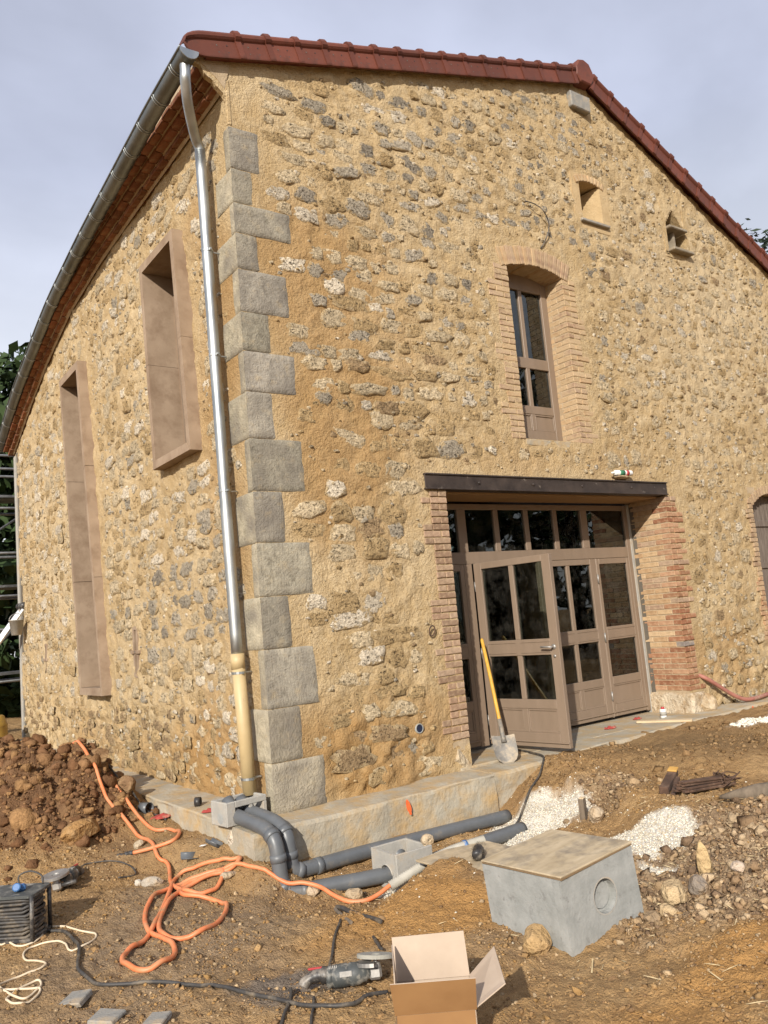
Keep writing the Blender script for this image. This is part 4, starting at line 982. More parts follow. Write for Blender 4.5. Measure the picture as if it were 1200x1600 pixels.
# open leaf, hinged at the left post and swung outwards
hx,hy=2.925,.56; ang=math.atan2(-1.0,.128)
ol=empty('door_leaf',(hx,hy,.075),parent=B); ol.rotation_euler=(0,0,ang); leaf(ol,1.025,2)
ol['label']='open door leaf swung outwards'
m=M(); m.box((.952,-.006,1.04),(.045,.012,.16),0,.004) if False else None
m.tube([(.965,-.002,1.01),(.965,-.055,1.01),(.94,-.062,1.012),(.845,-.06,1.015)],.010,8); m.lathe([(.026,0),(.026,.006),(.015,.012)],(.965,0,1.01),(0,-1,0),14); m.lathe([(.016,0),(.016,.005)],(.965,0,.915),(0,-1,0),12); obj('handle',m,MT['metal'],ol,True)
for z_ in (.25,.97,1.70): obj('hinge',M().tube([(-.006,.012,z_-.055),(-.006,.012,z_+.055)],.011,8),MT['metal'],ol,True)
for z_ in (.25,.97,1.70): obj('hinge',M().tube([(1.03,-.008,z_-.055),(1.03,-.008,z_+.055)],.010,8),MT['metal'],r,True)
# ---- upper window
uw=empty('upper_window',(0,0,0),parent=B); Y0=.27
m=M()
def ub(x0,x1,z0,z1,y0=Y0,y1=Y0+.06): m.b2(x0,x1,y0,y1,z0,z1,.004)
ub(3.39,3.50,3.37,5.43); ub(4.21,4.32,3.37,5.43); ub(3.50,4.21,5.27,5.47); ub(3.50,4.21,4.30,4.43); ub(3.50,4.21,3.74,3.84); ub(3.50,4.21,3.37,3.54); ub(3.825,3.885,3.54,5.27,Y0+.003,Y0+.057)
m.b2(3.42,4.29,Y0-.02,Y0+.01,3.40,3.425,.004)
obj('sash_bars',m,MT['frame'],uw)
for x0,x1 in ((3.50,3.825),(3.885,4.21)):
    for z0,z1 in ((4.43,5.27),(3.84,4.30)): obj('pane',M().b2(x0-.004,x1+.004,Y0+.03,Y0+.036,z0-.004,z1+.004),MT['glass'],uw)
    obj('panel',M().b2(x0-.004,x1+.004,Y0+.018,Y0+.045,3.53,3.75),MT['frame'],uw)
    mm=M()
    for (a,b,c,d) in ((x0,x1,3.72,3.74),(x0,x1,3.54,3.56),(x0,x0+.02,3.56,3.72),(x1-.02,x1,3.56,3.72)): mm.b2(a,b,Y0+.006,Y0+.02,c,d,.003)
    obj('moulding',mm,MT['frame'],uw)
# plaster lining of the upper reveal behind the bricks
obj('reveal_plaster',M().b2(4.312,4.42,.20,.345,3.36,5.42,.004),MT['joint'],uw)
# ---- small splayed opening with sill, pigeon niche, date stone
so_=empty('vent_opening',(0,0,0),parent=B); m=M()
m.hexa([(5.25,-.005,6.26),(5.40,-.005,6.26),(5.40,.5,6.26),(5.10,.5,6.30),(5.25,-.005,6.81),(5.40,-.005,6.81),(5.40,.5,6.81),(5.10,.5,6.74)])
m.hexa([(4.72,.0,6.26),(4.86,.0,6.26),(4.96,.5,6.30),(4.72,.5,6.26),(4.72,.0,6.81),(4.86,.0,6.81),(4.96,.5,6.74),(4.72,.5,6.81)])
m.b2(4.72,5.40,.0,.5,6.81,6.90); m.b2(4.72,5.40,.0,.5,6.16,6.26); m.b2(4.72,5.4,.5,.54,6.1,7.0); obj('opening_reveal',m,MT['mortar2'],so_)
obj('sill',M().b2(4.80,5.34,-.045,.3,6.235,6.275,.008,.003),MT['slab'],so_)
ar=M()
for i in range(9):
    a=-.42+.84*i/8; ar.box((5.055+math.sin(a)*.62,-.004,6.26+math.cos(a)*.60),(.045,.03,.09),0,.004,.003,bcol('tan'),Matrix.Rotation(a,3,'Y'))
    
obj('small_bricks',ar,MT['brick'],so_,tint=True)
nc=empty('pigeon_niche',(0,0,0),parent=B); m=M()
obj('niche_back',M().b2(6.55,7.15,.36,.4,6.1,7.0),MT['niche'],nc); m.b2(6.56,6.63,.0,.4,6.15,6.95); m.b2(7.06,7.14,.0,.4,6.15,6.95); m.b2(6.55,7.15,.0,.4,6.12,6.20)
m.hexa([(6.60,.012,6.60),(6.63,.012,6.60),(6.63,.4,6.60),(6.60,.4,6.60),(6.80,.012,6.90),(6.84,.012,6.87),(6.84,.4,6.87),(6.80,.4,6.90)])
m.hexa([(7.05,.012,6.60),(7.10,.012,6.60),(7.10,.4,6.60),(7.05,.4,6.60),(6.83,.012,6.87),(6.86,.012,6.90),(6.86,.4,6.90),(6.83,.4,6.87)])
obj('niche_lining',m,MT['mortar'],nc)
obj('shelf',M().b2(6.61,7.08,-.10,.35,6.19,6.235,.01,.004),MT['wood2'],nc); obj('shelf',M().b2(6.62,7.03,-.07,.35,6.525,6.57,.01,.004),MT['wood2'],nc)
obj('niche_divider',M().b2(6.80,6.84,.02,.34,6.235,6.525,.004),MT['wood2'],nc)
obj('date_stone',M().b2(4.83,5.20,-.075,.05,7.785,8.0,.012,.004),MT['slab'],gable)
# wire, conduit stub and tie ring on the gable
obj('wire',M().tube(smooth_path([(3.80,-.03,6.25),(3.92,-.06,6.23),(4.03,-.08,6.17),(4.12,-.07,6.06),(4.13,-.05,5.95),(4.06,-.03,5.80),(4.0,-.01,5.71)],5),.007,6),MT['blackp'],gable,True)
m=M(); m.lathe([(.045,0),(.045,.05),(.037,.05),(.037,-.10)],(1.534,.02,.475),(0,-1,0),18); obj('conduit_stub',m,MT['conc'],gable,True); obj('conduit_bore',M().lathe([(.038,0),(.038,.004)],(1.534,-.022,.475),(0,-1,0),18),MT['boreblue'],gable)
obj('tie_ring',M().tube([(1.78+.035*math.cos(a),-.04-.012*math.sin(a),1.36+.05*math.sin(a)) for a in np.linspace(0,2*math.pi,15)[:-1]],.007,6,closed=True),MT['rust'],gable,True)
# ---- side windows: slab surrounds standing proud of the wall
def side_window(q,oq,label):
    w_=empty('slab_window',(0,0,0),parent=B); Xo,Xi=-.12,.30
    ft,nt_,nb,fb=q; oft,ont,onb,ofb=oq
    def ex(name,p,xo=Xo,xi=Xi):
        c=np.mean(p,0); m=M().hexa([(xo,*a) for a in p]+[(xi,*a) for a in p]); 
        obj(name,m,MT['wfs'],w_)
    def lerp(a,b,t): return (a[0]+(b[0]-a[0])*t,a[1]+(b[1]-a[1])*t)
    ex('head',[oft,ont,nt_,ft]); ex('sill',[fb,nb,onb,ofb],Xo-.01)
    n=3 if q is W2 else 2
    for k in range(n):
        t0=k/n+.0008; t1=(k+1)/n-.0008
        ex('jamb_slab',[lerp(nt_,nb,t0),lerp(ont,onb,t0),lerp(ont,onb,t1),lerp(nt_,nb,t1)],Xo-.002); ex('jamb_slab',[lerp(oft,ofb,t0),lerp(ft,fb,t0),lerp(ft,fb,t1),lerp(oft,ofb,t1)])
    m=M().hexa([(.24,*a) for a in q]+[(.246,*a) for a in q]); obj('pane',m,MT['glass'],w_)
    m=M(); 
    for a,b in ((ft,nt_),(nt_,nb),(nb,fb),(fb,ft)): m.tube([(.245,*a),(.245,*b)],.03,4)
    obj('window_frame',m,MT['frame'],w_)
side_window(W1,[(2.164,5.60),(1.174,5.612),(1.012,3.285),(2.035,3.285)],'')
side_window(W2,[(5.615,5.31),(4.68,5.325),(4.172,.875),(5.175,.87)],'')
for y0,y1,z0,z1 in ((3.205,3.275,1.13,1.64),(7.43,7.48,1.13,1.55)):
    m=M(); m.b2(0,.30,y0-.05,y0,z0-.03,z1+.03); m.b2(0,.30,y1,y1+.05,z0-.03,z1+.03); m.b2(0,.3,y0,y1,z1,z1+.04); m.b2(0,.3,y0,y1,z0-.04,z0); obj('slit_back',M().b2(.16,.2,y0,y1,z0,z1),MT['rust'],side); m.b2(-.018,.04,y0-.11,y0-.004,(z0+z1)/2-.022,(z0+z1)/2+.02,.004); m.b2(-.016,.04,y1+.004,y1+.10,(z0+z1)/2-.022,(z0+z1)/2+.02,.004); obj('slit_reveal',m,MT['wfs'],side)
    obj('slit_frame',M().b2(-.005,.03,y0,y1,(z0+z1)/2-.012,(z0+z1)/2+.008),MT['oldwood'],side)
# pale render band at the far end
obj('end_render_band',M().b2(-.03,.05,9.10,9.22,0,4.95,.01,.004),MT['conc2'],side)
# ---- shuttered window at the right edge
rw=empty('shuttered_window',(0,0,0),parent=B); m=M()
m.b2(7.70,7.76,-.004,.4,.70,2.75); m.b2(8.75,8.82,-.004,.4,.70,2.75); m.b2(7.70,8.82,.0,.45,2.80,2.9); m.b2(7.70,8.82,-.02,.4,.66,.745); obj('reveal',m,MT['joint'],rw)
for i in range(14):
    a=(i-6.5)*.075; m=M().box((8.255+math.sin(a)*1.35*.78,.04,1.40+math.cos(a)*1.47),(.062,.12,.12),0,.005,.003,bcol('brown'),Matrix.Rotation(a*.7,3,'Y')); obj('arch_brick',m,MT['brick'],rw,tint=True)
for k in range(29): obj('jamb_brick',M().b2(7.66-(.07 if k%5<2 else 0),7.77,-.014,.12,.76+k*CH,.76+k*CH+.058,.005,.003,bcol('brown' if k>12 else 'orange')),MT['brick'],rw,tint=True)
for i in range(8): obj('shutter_board',M().b2(7.765+i*.122,7.765+i*.122+.117,.14,.17,.76,2.72+.08*(1-((7.82+i*.122-8.25)/.49)**2),.004),MT['oldwood'],rw)
for z_ in (1.05,1.75,2.35): obj('shutter_rail',M().b2(7.78,8.73,.118,.141,z_,z_+.09,.004),MT['oldwood'],rw)
# ------------------------------------------------------------------ drainage: chambers and pipes
def box_open(m,w,d,h,t,floor=.04,ch=.006):
    """open-topped concrete box, origin at base centre"""
    m.b2(-w/2,w/2,-d/2,-d/2+t,0,h,ch); m.b2(-w/2,w/2,d/2-t,d/2,0,h,ch); m.b2(-w/2,-w/2+t,-d/2+t,d/2-t,0,h-.001,ch); m.b2(w/2-t,w/2,-d/2+t,d/2-t,0,h-.001,ch); m.b2(-w/2+t,w/2-t,-d/2+t,d/2-t,.002,floor)
    return m
def ring_plate(m,r0,r1,n,ax,c,th,depth):
    """annular recess ring facing -ax"""
def wall_with_hole(m,w,h,t,cx,cz,r,n=24,recess=None):
    """slab in local x(-w/2..w/2), z(0..h), y 0..t with a round hole; outward face at y=0"""
    out=[];inn=[]
    for k in range(n):
        a=2*math.pi*(k+.5)/n; ca,sa=math.cos(a),math.sin(a); inn.append((cx+r*ca,cz+r*sa))
        s=min(((w/2-cx) if ca>0 else (w/2+cx))/max(abs(ca),1e-6),((h-cz) if sa>0 else cz)/max(abs(sa),1e-6)); out.append((cx+s*ca,cz+s*sa))
    v=[(x,0,z) for x,z in out]+[(x,0,z) for x,z in inn]+[(x,t,z) for x,z in inn]+[(x,t,z) for x,z in out]
    f=[]
    for k in range(n):
        j=(k+1)%n; f+=[(k,j,n+j,n+k),(n+k,n+j,2*n+j,2*n+k),(2*n+k,2*n+j,3*n+j,3*n+k),(3*n+k,3*n+j,j,k)]
    # corner fillers
    for sx in(-1,1):
        for sz in(0,h):
            x=sx*w/2; 
            best=sorted(range(n),key=lambda k:(out[k][0]-x)**2+(out[k][1]-sz)**2)[:2]
            b=len(v); v+=[(x,0,sz),(x,t,sz)]; k,j=best
            f+=[(b,k,j),(b+1,3*n+k,3*n+j),(b,b+1,3*n+k,k),(b,b+1,3*n+j,j)]
    return m.add(v,f)
# big chamber with plywood lid
bc=empty('concrete_chamber',(.358,-2.805,-.285),label='large grey concrete drain chamber with a round recess, under a plywood lid',cat='concrete chamber')
bc.rotation_euler=(-.036,-.074,0)
w_,h_=.60,.385
m=M(); m.b2(-.30,-.245,-.2445,.30,0,h_); m.b2(.245,.30,-.2445,.30,0,h_); m.b2(-.245,.245,.245,.30,0,h_-.001); m.b2(-.245,.245,-.2445,.245,.0,.05); obj('chamber_wall',m,MT['conc'],bc)
m=M(); wall_with_hole(m,.600,h_,.055,.02,.205,.088); o=obj('pierced_wall',m,MT['conc'],bc); o.location=(0,-.30,0)
m=M(); m.lathe([(.094,0),(.088,.008),(.088,.034)],(.02,-.2985,.205),(0,1,0),28); 
m2=M(); m2.lathe([(.068,.0),(.074,.010)],(.02,-.268,.205),(0,1,0),28); m2.lathe([(.0875,0),(.0875,.012)],(.02,-.257,.205),(0,1,0),28); obj('knockout_disc',m2,MT['conc'],bc)
m=M(); v=[];n=32
for k in range(n):
    a=2*math.pi*k/n
    for r_,y in ((.0885,-.3015),(.097,-.3015),(.0885,-.29)): v.append((.02+r_*math.cos(a),y,.205+r_*math.sin(a)))
m.add(v,[(k*3,(k+1)%n*3,(k+1)%n*3+1,k*3+1) for k in range(n)]); obj('recess_rim',m,MT['conc2'],bc)
lid=empty('plywood_lid',(.331,-2.792,.1115),label='weathered square plywood sheet lying on the large concrete chamber',cat='plywood sheet'); lid.rotation_euler=(-.036,-.074,.015)
m=M(); m.b2(-.302,.304,-.306,.304,0,.010,.002,.002); obj('face_veneer',m,MT['ply'],lid); m=M(); m.b2(-.300,.302,-.304,.302,-.011,-.0005,.001,.002); obj('core_ply',m,MT['plye'],lid)
# second board lying on the sand
bd=empty('loose_board',(.70,-1.64,-.205),rz=.03,label='thin weathered board lying flat on sand between the two chambers',cat='board'); bd.rotation_euler=(.0,-.03,.04)
obj('board_face',M().b2(-.30,.30,-.30,.30,0,.012,.002,.004),MT['ply'],bd)
# small chamber in the trench
sc_=empty('concrete_chamber',(.56,-.945,-.515),rz=-.014,label='small square open concrete chamber in the trench with a grey pipe entering',cat='concrete chamber')
m=M(); w_,h_=.338,.305
m.b2(-.169,.169,-.169,-.145,0,h_,.004); m.b2(-.169,.169,.145,.169,0,h_,.004); m.b2(.145,.169,-.145,.145,0,h_-.001,.004); m.b2(-.145,.145,-.145,.145,0,.03); obj('chamber_wall',m,MT['conc2'],sc_)
m=M(); wall_with_hole(m,.290,h_-.001,.024,0.03,.135,.075,20); o=obj('pierced_wall',m,MT['conc2'],sc_); o.rotation_euler=(0,0,-math.pi/2); o.location=(-.169,0,0)
m=M(); m.tube([(.03+.082*math.cos(a),-.003,.135+.082*math.sin(a)) for a in np.linspace(.2,math.pi*1.1,12)],.007,6); o=obj('hole_collar',m,MT['conc2'],sc_,True); o.rotation_euler=(0,0,-math.pi/2); o.location=(-.169,0,0)
m=M(); m.tube([(.09,.144,.19),(.09,.150,.19)],.05,14); obj('far_hole_plug',m,MT['pvcg'],sc_,True)
# gully box under the downpipe
gb=empty('gully_box',(-.28,.085,.005),rz=.12,label='small grey concrete gully box under the beige downpipe at the corner',cat='gully box')
m=M(); W_,D_,H_=.378,.24,.185; t=.028
m.b2(-W_/2,-W_/2+t,-D_/2+t,D_/2-t,0,H_,.006); m.b2(W_/2-t,W_/2,-D_/2+t,D_/2-t,0,H_,.006); m.b2(-W_/2,W_/2,D_/2-t,D_/2,0,H_,.006); m.b2(-W_/2+t,W_/2-t,-D_/2+t,D_/2-t,0,.02)
f0=-D_/2
m.b2(-W_/2,-.105,f0,f0+t,0,H_,.006); m.b2(-.105,W_/2,f0,f0+t,0,.012,.003); m.b2(-.105,W_/2,f0,f0+t,.135,H_,.005); m.b2(.030,.052,f0,f0+t,.012,.135); m.b2(.155,W_/2,f0,f0+t,.012,.135,.004)
obj('box_wall',m,MT['conc2'],gb); m=M(); m.lathe([(.042,0),(.042,.01)],(-W_/2-.001,-.02,.06),(1,0,0),16); obj('side_knockout',m,MT['conc'],gb)
obj('inner_socket',M().tube([(-.07,-.02,.10),(-.07,.06,.175)],.05,14).tube([(.05,-.01,.09),(.05,.06,.16)],.05,14),MT['pvcg'],gb,True)
def drain(name,label,pts,r,joints,cat='drain pipe',n=5):
    e_=empty(name,pts[0],label=label,cat=cat,group='grey drain pipes at the corner'); P=smooth_path(pts,n); P=[tuple(np.array(p)-np.array(pts[0])) for p in P]
    m=M().tube(P,r,20,cap=True); obj('pipe_wall',m,MT['pvcg'],e_,True)
    for j in joints:
        k=int(j*(len(P)-1)); a=np.array(P[k]);b=np.array(P[min(k+1,len(P)-1)]); d=(b-a)/np.linalg.norm(b-a)
        m=M().tube([a-d*.004,a-d*.003,a+d*.05,a+d*.051],[r,r+.006,r+.006,r],20); obj('socket_joint',m,MT['pvcg'],e_,True)
    return e_
pr=.056
drain('drain_pipe','grey drain pipe bending down nearest the camera and entering the small chamber',
  [(-.345,.03,.068),(-.338,-.15,.058),(-.33,-.36,.044),(-.325,-.48,.026),(-.318,-.56,-.02),(-.312,-.595,-.10),(-.308,-.605,-.20),(-.303,-.61,-.29),(-.29,-.625,-.355),(-.24,-.66,-.392),(-.14,-.705,-.400),(.05,-.775,-.398),(.25,-.855,-.395),(.47,-.93,-.39)],pr,(.27,.42,.60,.75),n=6)
drain('drain_pipe','grey drain pipe running along the footing behind the small chamber',
  [(-.215,.03,.068),(-.205,-.15,.060),(-.195,-.33,.046),(-.188,-.43,.02),(-.18,-.50,-.03),(-.176,-.525,-.11),(-.172,-.53,-.19),(-.165,-.535,-.255),(-.13,-.54,-.295),(-.05,-.54,-.306),(.15,-.535,-.308),(.45,-.53,-.31),(.9,-.53,-.322),(1.4,-.53,-.335),(2.06,-.53,-.352)],pr,(.25,.40,.58,.69),n=6)
drain('drain_pipe','short grey drain pipe leaving the small chamber across the white gravel',[(.70,-.955,-.385),(1.2,-.93,-.375),(1.6,-.915,-.37),(1.88,-.90,-.368)],pr,(.02,),n=4)
# dusty corrugated duct with the orange hose inside
cd=[(.25,-1.21,-.372),(.40,-1.255,-.315),(.55,-1.29,-.262),(.70,-1.33,-.222),(.85,-1.37,-.200),(.99,-1.42,-.185)]
P=np.array(smooth_path(cd,22)); m=M(); rr=[.034+(.0045 if i%2 else -.002) for i in range(len(P))]
m.tube(P,rr,14); du=obj('corrugated_duct',m,MT['duct'],None,True,'ribbed dusty grey duct with an orange hose running out of it','duct')
m=M().tube([P[-26],P[-22]],.041,14); obj('blue_band',m,MT['blue'],du,True)
# ------------------------------------------------------------------ hoses and cords
h1=[(-.95,3.35),(-.93,3.0),(-.9,2.6),(-.875,2.25),(-.86,2.0),(-.852,1.737),(-.801,1.473),(-.744,1.137),(-.755,.84),(-.805,.554),(-.766,.426),(-.911,-.002),(-.961,-.255),(-.933,-.421),(-.851,-.49),(-.745,-.47),(-.65,-.372),(-.645,-.29),(-.733,-.222),(-.842,-.163),(-.982,-.187),(-1.126,-.276),(-1.258,-.476),(-1.36,-.729),(-1.399,-.919),(-1.38,-1.126),(-1.384,-1.294),(-1.444,-1.449),(-1.542,-1.527),(-1.633,-1.512),(-1.684,-1.416),(-1.685,-1.289),(-1.625,-1.16),(-1.533,-1.074),(-1.436,-.985),(-1.324,-.825),(-1.163,-.539),(-1.01,-.258),(-.898,-.032),(-.811,.041),(-.724,-.01),(-.601,-.13),(-.53,-.215),(-.47,-.27),(-.50,-.345),(-.587,-.37),(-.709,-.319),(-.875,-.322),(-1.04,-.416),(-1.202,-.644),(-1.324,-.883),(-1.359,-1.07),(-1.292,-1.179),(-1.188,-1.225),(-1.0,-1.083),(-.841,-.842),(-.811,-.725),(-.861,-.589),(-.973,-.481),(-.962,-.298),(-.85,-.25),(-.702,-.304),(-.56,-.35),(-.47,-.47),(-.41,-.57)]
hr=.0155
P=on_ground(h1,hr,5); 
P=[(a,b,c+.012*max(0,math.sin(i*.55))) for i,(a,b,c) in enumerate(P)]
tail=smooth_path([P[-1],(-.30,-.68,-.315),(-.20,-.76,-.325),(-.12,-.86,-.355),(-.10,-1.0,-.385),(-.06,-1.13,-.41),(.03,-1.20,-.415),(.14,-1.21,-.40),(.25,-1.21,-.365),(.36,-1.245,-.325)],6)
oh=empty('orange_hose',(0,0,0),label='orange rubber hose looping across the soil from clay heap to ribbed duct',cat='hose')
obj('hose_tube',M().tube(P+[tuple(p) for p in tail[1:]],hr,10),MT['orange'],oh,True)
h2=[(-.64,2.30),(-.697,1.912),(-.703,1.713),(-.665,1.473),(-.622,1.154),(-.514,1.029),(-.50,.90),(-.529,.766),(-.628,.60),(-.725,.618),(-.93,.80)]
P2=on_ground(h2,hr,6); oh2=empty('orange_hose',(0,0,0),label='short orange hose end with a black coupling beside the clay heap',cat='hose'); obj('hose_tube',M().tube(P2,hr,10),MT['orange'],oh2,True)
a,b=np.array(P2[-1]),np.array(P2[-3]); d=(a-b)/np.linalg.norm(a-b); m=M(); m.lathe([(.019,0),(.022,.01),(.022,.035),(.017,.037),(.017,.045),(.023,.047),(.023,.07),(.015,.072),(.017,.11),(.021,.115),(.021,.14)],a-d*.01,d,12); obj('coupling',m,MT['blackp'],oh2,True)
cords=[('extension_cord','cream extension cord snaking beside the black cable reel',MT['cream'],.0062,[(-2.15,.2),(-2.079,.057),(-2.054,-.059),(-2.035,-.2),(-2.081,-.358),(-2.132,-.389),(-2.16,-.36),(-2.15,-.22),(-2.121,-.33),(-2.094,-.457),(-2.021,-.502),(-1.946,-.468),(-1.853,-.305),(-1.784,-.347),(-1.722,-.48),(-1.66,-.604),(-1.662,-.701),(-1.729,-.792),(-1.799,-.825),(-1.854,-.806),(-1.847,-.689),(-1.866,-.613),(-1.942,-.55),(-2.012,-.53),(-2.067,-.595),(-2.082,-.719),(-2.036,-.835),(-2.022,-.956),(-2.06,-1.004),(-2.145,-1.016),(-2.221,-1.026),(-2.31,-1.12),(-2.306,-1.17),(-2.286,-1.263),(-2.264,-1.374),(-2.23,-1.421),(-2.176,-1.372),(-2.131,-1.317),(-2.12,-1.238),(-2.149,-1.222),(-2.228,-1.26),(-2.29,-1.318),(-2.313,-1.375),(-2.299,-1.459),(-2.243,-1.481),(-2.184,-1.437),(-2.146,-1.369),(-2.165,-1.324),(-2.228,-1.26),(-2.289,-1.213),(-2.36,-1.16)]),
 ('power_cable','thick black cable from the reel past the grinder to the cardboard box',MT['black'],.0105,[(-1.90,-.36),(-1.859,-.395),(-1.8,-.476),(-1.784,-.654),(-1.802,-.835),(-1.87,-1.06),(-1.913,-1.245),(-1.91,-1.436),(-1.879,-1.558),(-1.774,-1.654),(-1.671,-1.752),(-1.534,-1.939),(-1.458,-2.128),(-1.384,-2.374),(-1.325,-2.527),(-1.258,-2.694),(-1.18,-2.80),(-1.10,-2.83),(-1.0,-2.80),(-.90,-2.80)]),
 ('power_cable','thin black cord running from the charred sticks to the front grinder',MT['black'],.008,[(-.45,-1.66),(-.521,-1.753),(-.643,-1.901),(-.759,-2.065),(-.857,-2.193),(-.93,-2.32)]),
 ('power_cable','black cord curling from the front grinder to the picture bottom',MT['black'],.0085,[(-1.215,-2.40),(-1.235,-2.46),(-1.29,-2.55),(-1.38,-2.66),(-1.48,-2.80)]),
 ('power_cable','grey cord end below the front grinder',MT['black'],.007,[(-1.20,-2.62),(-1.25,-2.70),(-1.31,-2.79),(-1.38,-2.9)]),
 ('power_cable','black cable trailing from the open door over the footing into the gravel',MT['black'],.010,[(2.95,.2),(2.88,-.1),(2.80,-.32),(2.66,-.44),(2.40,-.60),(2.20,-.68),(2.05,-.72),(1.86,-.80),(1.72,-.86)]),
 ('power_cable','thin dark cord lying along the clay heap foot behind the small grinder',MT['black'],.006,[(-1.42,.72),(-1.30,.86),(-1.12,.80),(-1.0,.62),(-1.02,.48),(-1.16,.45)]),
 ('power_cable','thin dark rope crossing the clods beside the side footing',MT['black'],.009,[(-.62,2.55),(-.585,2.2),(-.55,1.9),(-.52,1.65),(-.47,1.40),(-.455,1.28)])]
for nm,lb,mt,r_,xy in cords:
    P=on_ground(xy,r_,6)
    if 'open door' in lb: P=[(a,b,max(c,.03+r_ if b>-.36 else c)) for a,b,c in P]
    obj(nm,M().tube(P,r_,8),mt,None,True,lb,'cable' if 'cable' in nm else 'cord','electric cords on the soil')
# ------------------------------------------------------------------ cable reel
cr=empty('cable_reel',(-2.06,-.285,Hs(-2.0,-.3)+.01),rz=math.radians(-40),label='black cable reel with dusty top plate and blue socket at the left edge',cat='cable reel')
def rrect(w,d,r,n=5):
    o=[]
    for sx,sy,a0 in((1,1,0),(-1,1,90),(-1,-1,180),(1,-1,270)):
        for k in range(n+1):
            a=math.radians(a0+90*k/n); o.append((sx*(w/2-r)+r*math.cos(a),sy*(d/2-r)+r*math.sin(a)))
    return o
for z0,mt,nm in ((0,'blackp','bottom_plate'),(.262,'dust','top_plate')):
    pl_=rrect(.40,.26,.04); n=len(pl_); m=M().add([(x,y,z0) for x,y in pl_]+[(x,y,z0+.018) for x,y in pl_],[tuple(range(n-1,-1,-1)),tuple(range(n,2*n))]+[(k,(k+1)%n,n+(k+1)%n,n+k) for k in range(n)]); obj(nm,m,MT[mt],cr)
for sx in(-1,1):
    for sy in(-1,1): obj('corner_post',M().tube([(sx*.185,sy*.115,.0),(sx*.185,sy*.115,.275)],.014,8),MT['blackp'],cr,True)
for k in range(11):
    q=rrect(.345-.02*(k%2),.21-.015*(k%2),.05,6); z0=.032+k*.0212; obj('cable_turn',M().tube([(x,y,z0+.006*math.sin(i*.8+k)-.010*max(0,-y/.1)*((x/.17)**2<1)*(1-(x/.17)**2)) for i,(x,y) in enumerate(q)],.0105,7,closed=True),MT['black'],cr,True)
obj('drum_core',M().add(*(lambda q:([(x,y,z0) for z0 in(.02,.262) for x,y in q],[(k,(k+1)%len(q),len(q)+(k+1)%len(q),len(q)+k) for k in range(len(q))]))(rrect(.30,.165,.04))),MT['blackp'],cr)
m=M(); m.box((.06,-.02,.30),(.075,.055,.04),.3,.012); m.lathe([(.026,0),(.026,.03),(.02,.034)],(.06,-.045,.305),(.2,-1,.5),12); obj('socket',m,MT['blue'],cr)
obj('carry_loop',M().tube(smooth_path([(.0,.09,.28),(-.01,.10,.34),(.06,.12,.36),(.14,.11,.33),(.15,.10,.28)],4),.006,6),MT['black'],cr,True)
# ------------------------------------------------------------------ grinders
def grinder(name,label,loc,rz,sc,discmat,tilt):
    e_=empty(name,loc,rz,label=label,cat='angle grinder',group='angle grinders on the ground'); e_.rotation_euler=(tilt,0,rz); e_.scale=(sc,sc,sc)
    m=M(); m.lathe([(.040,0),(.052,.006),(.056,.012),(.056,.03),(.053,.033),(.053,.038),(.057,.041),(.060,.08),(.060,.12),(.056,.124),(.056,.132),(.060,.136),(.058,.185),(.048,.205),(.048,.225),(.040,.23),(.036,.25)],(-.17,0,.062),(1,0,0),24); obj('motor_body',m,MT['dust'],e_,True)
    m=M(); m.tube(smooth_path([(-.155,0,.070),(-.20,0,.078),(-.245,0,.072),(-.285,0,.050),(-.30,0,.030)],4),[.046]*4+[.036]*4+[.030]*4+[.033]*4+[.022],14); obj('rear_handle',m,MT['blackp'],e_,True)
    for k in range(5): obj('vent_slot',M().b2(-.150+k*.010,-.146+k*.010,-.034,.034,.104,.119),MT['metal'],e_)
    obj('trigger',M().box((-.225,0,.113),(.085,.022,.012),0,.005),MT['redp'],e_)
    m=M(); m.box((-.06,-.0595,.075),(.07,.004,.030),0,.002); obj('type_plate',m,MT['metal'],e_)
    m=M(); m.box((.105,0,.055),(.075,.075,.065),0,.014); m.lathe([(.030,0),(.026,.03),(.012,.034),(.012,.055)],(.115,0,.075),(0,0,1),14); obj('gear_head',m,MT['metal'],e_)
    m=M(); R=.105; m.lathe([(.010,0),(R,0),(R,.020),(R-.01,.022),(.028,.018),(.026,.010)],(.115,0,.128),(.10,.05,1),32); obj('cutting_disc',m,discmat,e_)
    m=M(); v=[];n=14
    for k in range(n):
        a=math.pi*.55+math.pi*.9*k/(n-1)
        for r_,z_ in((.04,.116),(R+.008,.116),(R+.008,.096)): v.append((.115+r_*math.cos(a),r_*math.sin(a),z_))
    m.add(v,[(k*3+j,(k+1)*3+j,(k+1)*3+j+1,k*3+j+1) for k in range(n-1) for j in range(2)]); obj('guard',m,MT['metal'],e_)
    m=M(); m.tube([(.115,.035,.055),(.115,.06,.055),(.115,.16,.06)],[.010,.019,.017],10); obj('side_handle',m,MT['blackp'],e_,True)
    return e_
g2=grinder('angle_grinder','large dusty angle grinder with a thick grey disc beside the cardboard box',(-.955,-2.62,Hs(-.97,-2.6)+.004),math.radians(-30),.88,MT['disc'],-.22)
g1=grinder('angle_grinder','smaller grey angle grinder lying by the clay heap behind the cable reel',(-1.53,.55,Hs(-1.5,.55)+.008),math.radians(-130),.95,MT['metal'],.15)
